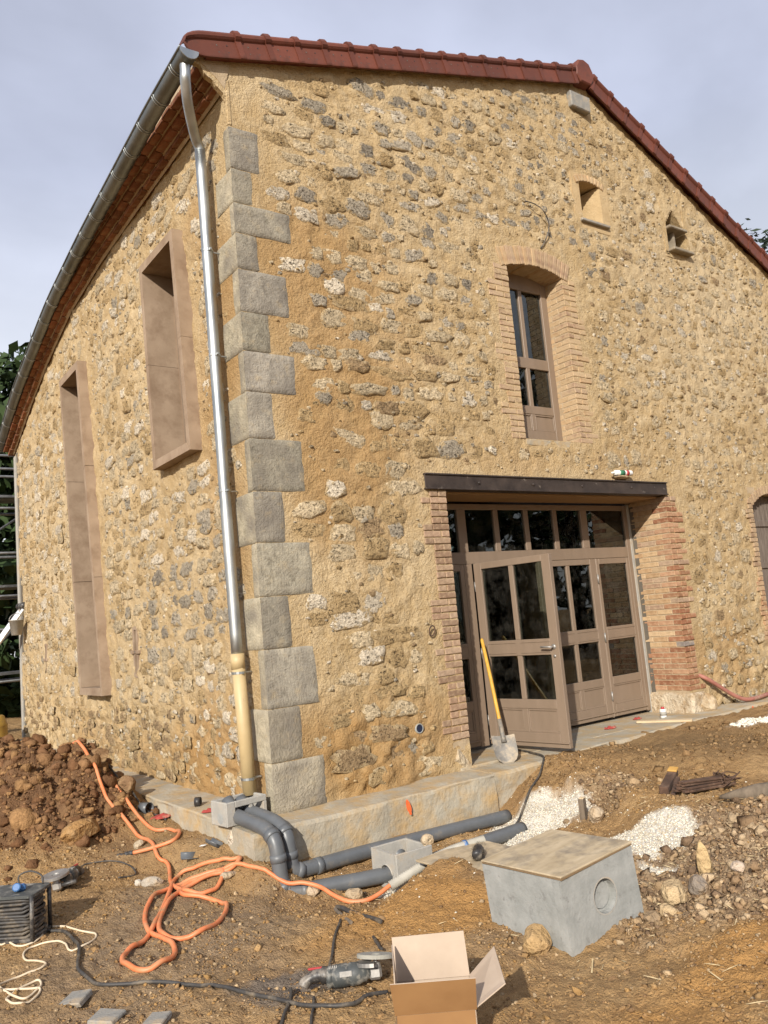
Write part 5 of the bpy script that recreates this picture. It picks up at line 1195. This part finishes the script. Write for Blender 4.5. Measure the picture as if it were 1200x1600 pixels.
# ------------------------------------------------------------------ cardboard box
cb=empty('cardboard_box',(-1.115,-3.465,Hs(-1.1,-3.45)-.01),rz=math.radians(-36.5),label='open empty brown cardboard box with raised flaps in the foreground',cat='cardboard box')
W_,D_,H_=.31,.30,.225; T=.0045; zr_=H_
def panel(name,pts,mo=MT['card'],mi=MT['cardin'],T=.0045):
    p=[Vector(q) for q in pts]; n=(p[1]-p[0]).cross(p[3]-p[0]).normalized(); m=M(); m.add([q for q in p]+[q-n*T for q in p],[(0,1,2,3),(7,6,5,4),(0,4,5,1),(1,5,6,2),(2,6,7,3),(3,7,4,0)])
    o=obj(name,m,mo,cb); o.data.materials.append(mi); o.data.polygons[0].material_index=0
    for k in (1,2,3,4,5): o.data.polygons[k].material_index=1
    return o
x,y=W_/2,D_/2
panel('front_side',[(-x,-y,0),(x,-y,0),(x,-y,zr_),(-x,-y,zr_)]); panel('back_side',[(x,y,0),(-x,y,0),(-x,y,zr_),(x,y,zr_)]); panel('left_side',[(-x,y,0),(-x,-y,0),(-x,-y,zr_),(-x,y,zr_)]); panel('right_side',[(x,-y,0),(x,y,0),(x,y,zr_),(x,-y,zr_)]); panel('box_bottom',[(-x,-y,.002),(-x,y,.002),(x,y,.002),(x,-y,.002)])
panel('front_flap',[(-x-.003,-y-.001,zr_+.001),(x+.003,-y-.001,zr_+.001),(x+.006,-y-.055,zr_+.135),(-x-.010,-y-.050,zr_+.135)])
panel('back_flap',[(x,y,zr_+.001),(-x,y,zr_+.001),(-x-.005,y+.035,zr_+.165),(x-.008,y+.03,zr_+.17)])
panel('left_flap',[(-x,y-.01,zr_+.001),(-x,-y+.01,zr_+.001),(-x+.004,-y+.015,zr_+.15),(-x-.006,y-.02,zr_+.155)])
panel('right_flap',[(x,-y+.005,zr_+.001),(x,y-.005,zr_+.001),(x+.115,y+.0,zr_+.105),(x+.125,-y+.03,zr_+.07)],MT['cardin'])
# ------------------------------------------------------------------ shovel
sh=empty('shovel',(2.50,-.13,.02),label='shovel with a yellow handle leaning against the open door leaf',cat='shovel')
top=Vector((2.80,.40,1.21))-Vector(sh.location); foot_=Vector((-.02,-.03,.02)); d=(top-foot_).normalized(); neck_=foot_+d*.34
obj('wooden_handle',M().tube([neck_-d*.06,neck_,(neck_+top)/2+Vector((.006,.0,.0)),top-d*.02,top],[.017,.019,.0195,.0185,.012],12),MT['yellow'],sh,True)
obj('socket',M().tube([foot_+d*.18,foot_+d*.25,neck_+d*.08],[.028,.023,.0215],12),MT['spade'],sh,True)
side_=Vector((.80,-.60,0)).normalized(); nrm=side_.cross(d).normalized(); m=M(); v=[]; rows=8;cols=7
for i in range(rows):
    t=i/(rows-1); w2=.112*(1 if t<.55 else math.sqrt(max(0,1-((t-.55)/.47)**2)))+.004; L=.255-.29*t
    for j in range(cols):
        s=-1+2*j/(cols-1); v.append(foot_+d*L+side_*(s*w2)+nrm*(.030*s*s-.02-.025*t*t))
m.add(v+[p-nrm*.004 for p in v],[(i*cols+j,i*cols+j+1,(i+1)*cols+j+1,(i+1)*cols+j) for i in range(rows-1) for j in range(cols-1)]+[(rows*cols+i*cols+j,rows*cols+(i+1)*cols+j,rows*cols+(i+1)*cols+j+1,rows*cols+i*cols+j+1) for i in range(rows-1) for j in range(cols-1)]); obj('blade',m,MT['spade'],sh,True)
# ------------------------------------------------------------------ small things by the door
def rag(name,label,loc,s,seed,mt,cat='rag'):
    r=np.random.default_rng(seed); n=9; m=M(); v=[]
    for i in range(n):
        for j in range(n):
            u,w2=(i/(n-1)-.5),(j/(n-1)-.5); z_=.32*math.exp(-6*(u*u+w2*w2))+.18*math.sin(u*13+seed)*math.cos(w2*11)+r.uniform(-.05,.05); e2=1-.9*max(0,(abs(u)+abs(w2))-.55)
            v.append((u*s*1.3*e2,w2*s*.75*e2,max(.004,z_*s*.55*(1 if 0<i<n-1 and 0<j<n-1 else .15))))
    m.add(v,[(i*n+j,(i+1)*n+j,(i+1)*n+j+1,i*n+j+1) for i in range(n-1) for j in range(n-1)]); o=obj(name,m,mt,None,True,label,cat); o.location=loc; return o
rag('red_rag','crumpled red cloth on the threshold left of the plank',(4.46,.20,.032),.15,3,MT['red']); rag('red_rag','crumpled red cloth on the threshold near the door corner',(5.16,.36,.032),.12,5,MT['red']); rag('red_rag','crumpled red cloth on soil beside the side footing',(-.47,1.36,Hs(-.47,1.36)+.01),.17,7,MT['red']); rag('red_rag','small red cloth on the side footing behind the gully box',(-.30,.62,.012),.13,9,MT['red'])
cn=empty('white_can',(5.34,.11,.033),label='small white can with red cap standing on the threshold',cat='can'); m=M(); m.lathe([(.036,0),(.038,.004),(.038,.095),(.034,.105)],(0,0,0),(0,0,1),18); obj('can_body',m,MT['white'],cn,True); obj('cap',M().lathe([(.022,0),(.022,.022),(.018,.026)],(0,0,.105),(0,0,1),14),MT['redp'],cn,True); obj('label_band',M().lathe([(.0385,.0),(.0385,.045)],(0,0,.03),(0,0,1),18),MT['conc2'],cn,True)
pk=M(); pk.box((0,0,0),(.62,.10,.024),0,.003,.002); o=obj('plank',pk,MT['pine'],None,False,'short pale plank lying on the threshold by the white can','plank'); o.location=(5.05,-.11,.047); o.rotation_euler=(0,0,-1.02)
tb=empty('spray_can',(4.92,-.075,3.0),label='white green and red spray can lying on the wall ledge above the lintel',cat='spray can'); tb.rotation_euler=(0,.0,-.10)
m=M(); m.lathe([(.020,-.15),(.034,-.135),(.034,.125),(.030,.135)],(0,0,0),(1,0,0),18); obj('can_body',m,MT['white'],tb,True); obj('green_label',M().lathe([(.0348,-.075),(.0348,.005)],(0,0,0),(1,0,0),18),MT['green'],tb,True); obj('red_label',M().lathe([(.0348,.03),(.0348,.075)],(0,0,0),(1,0,0),18),MT['redp'],tb,True); obj('nozzle',M().lathe([(.010,0),(.014,.03),(.010,.045)],(-.15,0,0),(-1,0,0),10),MT['white'],tb,True); obj('can_base',M().lathe([(.028,0),(.028,.003)],(.134,0,0),(1,0,0),18),MT['alu'],tb,True)
m=M(); rocky(m,(4.92,-.03,2.955),(.30,.14,.06),31,(.55,.45,.3),2); obj('ledge_stone',m,MT['rock'],gable,tint=True)
# red conduit at the right end of the gable
obj('red_conduit',M().tube(smooth_path([(6.02,.03,.47),(6.06,-.06,.42),(6.25,-.10,.30),(6.44,-.14,.18),(6.62,-.18,.10),(6.80,-.2,.085),(7.1,-.18,.09),(7.5,-.15,.10),(8.2,-.18,.10)],6),.026,10),MT['reddu'],None,True,'red corrugated conduit coming out of the wall right of the doorway','conduit')
# ------------------------------------------------------------------ rubble, offcuts, stakes
st=empty('wooden_stake',(2.0,-1.5,-.40),label='grey wooden stake driven into the gravel behind the plywood lid',cat='stake'); st.rotation_euler=(.03,-.05,.3)
m=M(); v=[]
for k,(z_,s) in enumerate(((0,1),(.12,1.02),(.25,.97),(.33,1.0),(.338,.9))):
    for a,b in ((-1,-1),(1,-1),(1,1),(-1,1)): v.append((a*.026*s+random.uniform(-.003,.003),b*.024*s+random.uniform(-.003,.003),z_))
m.add(v,[(i*4+k,i*4+(k+1)%4,(i+1)*4+(k+1)%4,(i+1)*4+k) for i in range(4) for k in range(4)]+[(16,17,18,19)]); obj('stake_shaft',m,MT['wood'],st); obj('split_top',M().b2(-.022,.022,-.02,.02,.336,.344,.002),MT['pine'],st)
tm=empty('timber_offcut',(2.58,-1.93,Hs(2.58,-1.93)+.05),label='dark timber offcut with a bright yellow sawn end on the soil',cat='timber'); tm.rotation_euler=(.05,-.14,.42)
obj('timber_body',M().box((0,0,0),(.44,.075,.055),0,.005,.003),MT['rust'],tm); obj('sawn_end',M().box((.19,0,.032),(.10,.074,.012),0,.003,.002),MT['ochre'],tm); obj('second_slat',M().box((-.06,-.06,-.015),(.38,.035,.025),.08,.004,.002),MT['rust'],tm)
bn=empty('scrap_bundle',(2.60,-2.24,Hs(2.6,-2.24)+.01),label='bundle of dark rusty slats tangled with wire right of the yellow-ended timber',cat='scrap bundle'); bn.rotation_euler=(0,0,-.35)
for k in range(9): obj('slat',M().box((random.uniform(-.05,.05),random.uniform(-.07,.07),.02+.02*(k%4)),(random.uniform(.34,.5),.035,.018),random.uniform(-.12,.12),.003,.002),MT['rust'],bn)
for k in range(7):
    c=[(.16+random.uniform(-.07,.14),random.uniform(-.09,.09),random.uniform(.01,.13)) for _ in range(6)]; obj('wire_tangle',M().tube(smooth_path(c,5),.004,5),MT['rust'],bn,True)
lg=empty('dirt_covered_log',(2.43,-2.88,Hs(2.43,-2.88)+.05),label='dirty grey pointed log at the right edge behind the rubble',cat='log'); lg.rotation_euler=(0,0,-.85)
obj('log_body',M().tube([(-.33,.05,-.02),(-.22,.02,.0),(-.08,0,.015),(.1,0,.02),(.35,0,.02),(.6,0,.01)],[.012,.035,.06,.072,.075,.07],10),MT['wood'],lg,True)
def stick(label,a,b,r_,mt,lift=.02):
    A=Vector((*a,Hs(*a)+lift)); Bv=Vector((*b,Hs(*b)+lift)); P=[A.lerp(Bv,t)+Vector((random.uniform(-.004,.004),random.uniform(-.004,.004),random.uniform(-.003,.006))) for t in np.linspace(0,1,7)]
    return obj('charred_stick',M().tube(P,[r_*random.uniform(.8,1.1) for _ in P],7),mt,None,False,label,'stick','charred sticks')
stick('longer charred stick lying on sand below the orange hose',(-.22,-1.24),(-.345,-1.95),.015,MT['black'],.03); stick('shorter charred stick crossing under the longer one',(-.27,-1.30),(-.44,-1.76),.012,MT['wood'],.015); stick('small dark stick behind the cardboard box rim',(-.50,-2.10),(-.62,-2.35),.010,MT['black'],.02)
gv=M(); P=[Vector((0,0,0)),Vector((.05,.01,.012)),Vector((.11,.015,.01)),Vector((.17,.03,.0)),Vector((.215,.05,-.005))]; gv.tube([tuple(p) for p in smooth_path(P,4)],[.022]+[.036]*6+[.040]*5+[.03]*4+[.018],9)
gl=empty('black_brush',(.60,-1.78,-.150),rz=.62,label='matted black brush head lying on the loose board',cat='brush'); obj('brush_body',gv,MT['blackp'],gl,True)
m=M()
for _ in range(420):
    t=random.uniform(.02,.2); a=random.uniform(0,2*math.pi); r_=.036; p=Vector((t,.015+r_*math.cos(a),.008+r_*math.sin(a))); q=p+Vector((random.uniform(-.02,.02),math.cos(a)*.014,math.sin(a)*.014)); s_=Vector((.0012,.0012,0)); m.add([p-s_,p+s_,q],[(0,1,2)])
obj('bristles',m,MT['black'],gl,kind='stuff')
# pipe offcuts
def half_pipe(label,loc,rot,r_,L,arc,mt=MT['pvcg'],name='pipe_offcut'):
    m=M(); n=12; v=[]
    for y in(-L/2,L/2):
        for q in(r_,r_-.004):
            for k in range(n+1):
                a=-arc/2+arc*k/n; v.append((q*math.sin(a),y,r_-q*math.cos(a)))
    N=n+1; f=[]
    for k in range(n): f+=[(k,k+1,2*N+k+1,2*N+k),(N+k+1,N+k,3*N+k,3*N+k+1),(k+1,k,N+k,N+k+1),(2*N+k,2*N+k+1,3*N+k+1,3*N+k)]
    f+=[(0,2*N,3*N,N),(n,N+n,3*N+n,2*N+n)]; o=obj(name,m.add(v,f),mt,None,True,label,'pipe offcut'); o.location=loc; o.rotation_euler=rot; return o
half_pipe('black pipe ring standing on the side footing left of the gully box',(-.275,.95,.003),(0,0,.9),.042,.05,2*math.pi,MT['blackp'],'pipe_ring')
half_pipe('short grey pipe collar on soil by the red cloth',(-.52,1.62,Hs(-.5,1.6)),(0,0,.4),.055,.10,2*math.pi*.99)
half_pipe('curved grey pipe scrap lying left of the pointed rock',(-.50,.14,Hs(-.5,.14)+.01),(.35,.2,.6),.055,.11,2.6); half_pipe('flat grey pipe scrap behind the orange hose coil',(-.68,.19,Hs(-.68,.19)+.02),(.15,-.3,1.3),.06,.13,2.0)
rag('plastic_strip','thin white plastic strip lying beside the grey pipe scraps',(-.57,.17,Hs(-.57,.17)+.02),.05,4,MT['white'],'plastic strip')
# slabs in the foreground
for lb,(cx,cy),rz,(a,b) in (('whole grey stone slab lying in the left foreground',(-2.04,-1.65),math.radians(-41),(.115,.145)),('speckled stone slab at the bottom edge beside the grey slab',(-2.0,-2.03),math.radians(-50),(.14,.12)),('small grey slab at the bottom edge below the black cable',(-1.845,-2.29),math.radians(-45),(.10,.12))):
    m=M().box((0,0,0),(a,b,.026),0,.005,.004); o=obj('stone_slab',m,MT['slab'],None,False,lb,'slab','loose stone slabs'); o.location=(cx,cy,Hs(cx,cy)+.012); o.rotation_euler=(.02,-.03,rz)
ROCKS=[('pale pointed rock standing beside the gully box footing',(-.36,.02),(.15,.12,.22),(.62,.56,.46)),('pale elongated rock left of the orange hose coil',(-1.03,.05),(.09,.17,.09),(.44,.39,.32)),('small pale rock beside the elongated rock',(-1.10,.16),(.07,.08,.06),(.55,.5,.42)),
('pale rock inside the upper hose loop',(-.62,-.38),(.16,.10,.07),(.46,.38,.27)),('angular tan rock at the foot of the front drain pipe',(-.14,-.78),(.13,.10,.10),(.52,.42,.3)),('brown square rock beside the front drain pipe',(.10,-.95),(.14,.11,.11),(.46,.36,.24)),
('square tan rock perched on the small chamber corner',(.73,-1.06),(.11,.10,.10),(.55,.44,.30)),('pale tan rock resting behind the ribbed duct',(.90,-1.02),(.13,.10,.11),(.58,.5,.38)),('round ochre clod leaning on the large chamber face',(-.02,-2.93),(.17,.16,.16),(.46,.31,.15)),('flat tan stone right of the large chamber',(.83,-3.19),(.17,.15,.17),(.55,.42,.25)),
('small tan stone below the flat tan stone',(.66,-3.27),(.13,.12,.12),(.52,.39,.23)),('brown clod beside the flat tan stone',(.57,-3.22),(.10,.10,.09),(.3,.22,.14)),('tall tan slab of stone standing in the rubble',(1.10,-3.22),(.10,.09,.26),(.52,.38,.2)),('dark grey stone between the tan stones',(.95,-3.26),(.12,.12,.11),(.26,.22,.18)),
('pinkish stone in the rubble by the right edge',(1.12,-3.42),(.08,.08,.07),(.55,.45,.36)),('tan rock at the foot of the wooden stake',(1.98,-1.66),(.15,.13,.15),(.5,.4,.28)),('brown clod on the gravel left of the stake',(1.92,-1.38),(.06,.05,.05),(.25,.18,.11)),
('large dark clay clod at the end of the clay heap',(-.72,2.35),(.24,.22,.18),(.24,.145,.075)),('dark clay clod touching the side footing',(-.60,1.92),(.20,.2,.19),(.23,.14,.075)),('orange sandstone lump at the foot of the clay heap',(-1.20,1.30),(.24,.40,.20),(.36,.21,.085)),('pale stone half buried by the hose crossing',(-.80,1.0),(.10,.10,.09),(.5,.42,.3))]
for i,(lb,(cx,cy),d,c) in enumerate(ROCKS):
    m=M(); rocky(m,(0,0,d[2]*.36),d,100+i,c,3,i*1.1,.16); o=obj('clod' if 'clod' in lb else 'rock',m,MT['rock'],None,False,lb,'clod' if 'clod' in lb else 'rock',tint=True); o.location=(cx,cy,Hs(cx,cy)-.015)
    if 'perched' in lb: o.location.z=-.222
# ------------------------------------------------------------------ scattered stuff
def variants(sub,n=7,amp=.10):
    out=[]
    if sub==0:
        O=np.array([(1,0,0),(-1,0,0),(0,1,0),(0,-1,0),(0,0,1),(0,0,-1)],float); r=np.random.default_rng(5)
        return np.array([O*r.uniform(.7,1.2,(6,1))+r.uniform(-.25,.25,(6,3)) for _ in range(9)]),np.array([(0,2,4),(2,1,4),(1,3,4),(3,0,4),(2,0,5),(1,2,5),(3,1,5),(0,3,5)])
    for s in range(n):
        m=M(); rocky(m,(0,0,0),(2,2,2),900+s,None,sub,0,amp*3); out.append(np.array(m.v))
    return np.array(out),np.array(ico(sub)[1])
def scatter(name,pts,size,tints,mt,sub=1,flat=.8,sink=.35,label=None,jit=.2):
    VV,F0=variants(sub); n=len(pts); k=VV.shape[1]; r=RNG
    q=r.normal(size=(n,4)); q/=np.linalg.norm(q,axis=1)[:,None]; w,x,y,z=q.T
    Rm=np.stack([1-2*(y*y+z*z),2*(x*y-z*w),2*(x*z+y*w),2*(x*y+z*w),1-2*(x*x+z*z),2*(y*z-x*w),2*(x*z-y*w),2*(y*z+x*w),1-2*(x*x+y*y)],1).reshape(n,3,3)
    V=VV[r.integers(0,len(VV),n)]*(1+r.uniform(-jit,jit,(n,k,1)))*r.uniform(.6,1.2,(n,1,3))*size[:,None,None]
    V=np.einsum('nij,nkj->nki',Rm,V); V[:,:,2]*=flat; V+=pts[:,None,:]; V[:,:,2]+=(size*(1-2*sink)*flat)[:,None]*.6
    Fq=(F0[None]+(np.arange(n)*k)[:,None,None]).reshape(-1,3); C=np.repeat(tints,k,0)
    return fastobj(name,V.reshape(-1,3),Fq,mt,None,False,attrs={'tint':C},label=label,kind='stuff')
def sample(n,x0,x1,y0,y1,fn):
    x=RNG.uniform(x0,x1,n);y=RNG.uniform(y0,y1,n);heap,cl,gr,ru=zones(x,y); k=RNG.uniform(0,1,n)<fn(x,y,heap,cl,gr,ru)
    x,y=x[k],y[k]; ok=~((x>-.42)&(y>-.40)); x,y=x[ok],y[ok]; return np.stack([x,y,H(x,y)],1)
def tl(n,cols,v=.15):
    c=np.array(cols)[RNG.integers(0,len(cols),n)]; return c*RNG.uniform(1-v,1+v,(n,1))/2
p=sample(60000,-.1,3.0,-3.0,-.4,lambda x,y,h,c,g,r:np.where(g>.5,.8,np.where(g>.03,.2,.004))); scatter('white_gravel',p,RNG.uniform(.004,.0115,len(p)),tl(len(p),[(.60,.56,.48),(.70,.67,.60),(.48,.42,.33)]),MT['grit'],0,label='white crushed limestone gravel spilled in the trench')
p=sample(26000,3.0,7.5,-1.6,-.4,lambda x,y,h,c,g,r:np.where(g>.5,.6,0)); scatter('white_gravel',p,RNG.uniform(.010,.024,len(p)),tl(len(p),[(.72,.68,.60),(.80,.77,.70)]),MT['grit'],0,label='white gravel strip along the footing at the far right')
p=sample(9000,-3,-.4,.6,5.5,lambda x,y,h,c,g,r:np.where(c>.35,.85,.03)); scatter('clay_clods',p,RNG.gamma(1.25,.013,len(p))+.007,tl(len(p),[(.19,.105,.055),(.15,.08,.04),(.24,.14,.07),(.30,.18,.085)]),MT['clod'],2,label='loose dark clay clods covering the heap')
p=sample(16000,-3,-.4,.6,5.5,lambda x,y,h,c,g,r:np.where(c>.3,.9,.0)); scatter('clay_crumbs',p,RNG.gamma(1.2,.006,len(p))+.004,tl(len(p),[(.21,.12,.06),(.17,.092,.046),(.26,.155,.075),(.32,.2,.1)]),MT['clod'],0,label='fine clay crumbs between the clods of the heap')
p=sample(60000,-.2,4,-4.4,-.6,lambda x,y,h,c,g,r:np.where(r>.25,r*.8,0)); scatter('rubble_crumbs',p,RNG.gamma(1.2,.007,len(p))+.004,tl(len(p),[(.27,.185,.11),(.36,.26,.155),(.44,.34,.22),(.18,.125,.08)]),MT['clod'],0,label='crumbled earth and stone bits right of the large chamber')
p=sample(105000,-3,3,-4.6,1.5,lambda x,y,h,c,g,r:(1-g)*(.25+.75*(fbm(x*1.5,y*1.5,91,3)>0))*.6); scatter('soil_crumbs',p,RNG.gamma(1.1,.0038,len(p))+.002,tl(len(p),[(.38,.25,.12),(.32,.205,.10),(.44,.33,.20),(.36,.225,.095),(.25,.16,.085)]),MT['clod'],0,label='small crumbs and pebbles strewn over the sandy soil')
p=sample(300,-2.6,1.5,-4.4,1.2,lambda x,y,h,c,g,r:(1-g)*.5); scatter('soil_lumps',p,RNG.gamma(1.6,.006,len(p))+.007,tl(len(p),[(.34,.235,.125),(.30,.20,.11),(.40,.31,.20)]),MT['clod'],2,label='loose earth lumps and stones strewn over the sandy soil')
p=sample(7000,2.3,8,-2.6,-.42,lambda x,y,h,c,g,r:(1-g)*.8*(fbm(x*1.2,y*1.2,95,3)>0)); scatter('mound_clods',p,RNG.gamma(1.2,.007,len(p))+.004,tl(len(p),[(.25,.16,.08),(.21,.135,.065),(.31,.21,.11)]),MT['clod'],0,label='loose brown clods on the mound before the doors')
p=sample(900,-.2,3.2,-4.3,-1.2,lambda x,y,h,c,g,r:(.15+r)*(1-g)); m=M()
for x,y,z_ in p:
    a=random.uniform(0,2*math.pi); L=random.uniform(.01,.05); d=Vector((math.cos(a)*L,math.sin(a)*L,random.uniform(-.1,.35)*L)); s_=Vector((-math.sin(a),math.cos(a),0))*random.uniform(.0012,.004); c=Vector((x,y,z_+.010)); m.add([c-d-s_,c-d+s_,c+d+s_,c+d-s_,c+Vector((0,0,.003))],[(0,1,4),(1,2,4),(2,3,4),(3,0,4)])
obj('straw_litter',m,MT['straw'],None,label='pale wood chips and straw bits in the rubble',kind='stuff')
# ------------------------------------------------------------------ far left: scaffold, ladder, drum
sf=empty('scaffold',(.6,11.2,-.15),label='steel tube scaffold standing beyond the far corner of the side wall',cat='scaffold')
for x in(-2.2,.25,2.4):
    for y in(0,.8): obj('standard',M().tube([(x,y,0),(x,y,6.2)],.03,8),MT['galv'],sf,True)
for z_ in(1.1,2.1,2.75,3.6,4.5,5.3,5.75):
    for y in(0,.8): obj('ledger',M().tube([(-2.4,y,z_),(2.6,y,z_)],.028,8),MT['galv'],sf,True)
for z_ in(1.2,2.9,4.7):
    for k in range(3): obj('deck_board',M().b2(-2.3,2.5,.02+k*.26,.26+k*.26,z_+.02,z_+.07,.004),MT['galv'],sf)
for z0,z1 in((.1,2.7),(2.9,4.6)): obj('brace',M().tube([(-2.2,-.03,z0),(.25,-.03,z1)],.022,8),MT['galv'],sf,True)
ld=empty('ladder',(-1.75,8.9,-.1),label='aluminium ladder leaning on the far end of the side wall',cat='ladder'); A=Vector((0,0,0)); Tp=Vector((1.78,.15,2.36))
for dy in(-.17,.17): obj('rail',M().tube([A+Vector((0,dy,0)),Tp+Vector((0,dy*.8,0))],.032,6),MT['alu'],ld)
for k in range(1,9):
    q=A.lerp(Tp,k/9); obj('rung',M().tube([q+Vector((0,-.165,0)),q+Vector((0,.165,0))],.016,6),MT['alu'],ld)
obj('rubber_foot',M().tube([Tp+Vector((-.03,-.2,.02)),Tp+Vector((-.03,.2,.02))],.06,10),MT['blackp'],ld,True)
bk=empty('bucket',(-.16,8.72,1.78),label='grey bucket hanging from the ladder at the far wall end',cat='bucket'); v=[]; m=M(); m.lathe([(.085,0),(.115,.24),(.122,.24),(.122,.255),(.108,.255),(.08,.015)],(0,0,0),(0,0,1),16); obj('pail',m,MT['conc2'],bk,True); obj('bail',M().tube([(.115*math.cos(a),0,.24+.12*math.sin(a)) for a in np.linspace(0,math.pi,11)],.005,6),MT['metal'],bk,True)
dr=empty('plastic_drum',(-.62,8.55,Hs(-.62,8.55)-.02),label='ochre plastic drum by the clay heap at the left edge',cat='drum'); obj('drum_shell',M().lathe([(.20,0),(.23,.05),(.245,.2),(.25,.22),(.245,.24),(.245,.42),(.25,.44),(.24,.46),(.20,.58),(.17,.60)],(0,0,0),(0,0,1),22),MT['drum'],dr,True); obj('drum_lid',M().lathe([(.06,0),(.06,.02)],(.05,0,.60),(0,0,1),12),MT['blackp'],dr)
# ------------------------------------------------------------------ trees
def tree(name,label,x,y,h,r,n,seed,mt,z0=-.2,low=.15,leaf=.16,conifer=False,extra=()):
    rg_=np.random.default_rng(seed); e_=empty(name,(x,y,z0),label=label,cat='tree')
    m=M(); m.tube([(0,0,0),(.05,0,h*.3),(-.05,.05,h*.6),(0,0,h*.95)],[.028*h,.022*h,.014*h,.004*h],9)
    tips=[]
    for k in range(26):
        t=rg_.uniform(low,.93); a=rg_.uniform(0,2*math.pi); L=r*(1-t*.85 if conifer else math.sin(math.pi*(.12+.85*t))**.6)*rg_.uniform(.6,1.05); up=.05 if conifer else rg_.uniform(.15,.6)
        b=np.array([0,0,h*t]); tp=b+np.array([math.cos(a)*L,math.sin(a)*L,L*up]); m.tube([tuple(b),tuple((b+tp)/2+np.array([0,0,L*.06])),tuple(tp)],[.008*h*(1-t*.7),.005*h*(1-t*.7),.002*h],6); tips.append((b,tp))
    for b,tp in extra:
        b,tp=np.array(b,float),np.array(tp,float); m.tube([tuple(b),tuple((b+tp)/2+np.array([0,0,.4])),tuple(tp)],[.12,.08,.03],6); tips+=[(b,tp)]*3
    obj('trunk',m,MT['bark'],e_,True)
    C=[]
    for b,tp in tips:
        for _ in range(9):
            q=b+(tp-b)*rg_.uniform(.35,1.08); C.append(q+rg_.normal(size=3)*np.array([.10,.10,.035 if conifer else .10])*r)
    C=np.array(C); ctr=C[rg_.integers(0,len(C),n)]+rg_.normal(size=(n,3))*np.array([.09,.09,.03 if conifer else .075])*r
    d1=rg_.normal(size=(n,3)); d1/=np.linalg.norm(d1,axis=1)[:,None]; d2=np.cross(d1,rg_.normal(size=(n,3))); d2/=np.linalg.norm(d2,axis=1)[:,None]
    if conifer: d1[:,2]*=.3
    s=leaf*rg_.uniform(.5,1.2,(n,1)); wd=.22 if conifer else .5
    V=np.stack([ctr-d1*s,ctr+d2*s*wd,ctr+d1*s,ctr-d2*s*wd],1).reshape(-1,3); Fq=np.arange(4*n).reshape(-1,4)
    fastobj('crown',V,Fq,mt,e_,False); return e_
tree('broadleaf_tree','dark leafy tree rising behind the scaffold above the gutter end',3.4,24.5,11.6,4.4,9000,1,MT['leafd'],leaf=.30,low=.05); tree('broadleaf_tree','dark leafy tree low behind the scaffold tubes',-1.5,21.5,8.6,3.8,9000,2,MT['leafd'],leaf=.30,low=.03)
tree('broadleaf_tree','dense dark tree filling the gap below the gutter end behind the scaffold',.9,18.5,8.0,3.2,9000,5,MT['leafd'],leaf=.34,low=.0)
tree('cedar_tree','dark cedar with flat sprays showing past the right roof slope',34.4,9.0,19.0,4.0,4200,3,MT['leafc'],leaf=.26,low=.2,conifer=True,extra=[((0,0,15.2),(-7.2,-.3,14.9)),((0,0,14.4),(-6.4,.5,14.2))])
# garden trees behind the camera, seen mirrored in the panes
for i,(x,y,h,r,lb) in enumerate(((13,-15,9,4,'rounded garden tree mirrored in the closed door panes'),(20,-13,10,4.5,'tall garden tree mirrored in the side light panes'),(9,-20,11,4.5,'broad garden tree mirrored in the upper window'))): tree('broadleaf_tree',lb,x,y,h,r,3500,20+i,MT['leafd'],leaf=.40,low=.05)
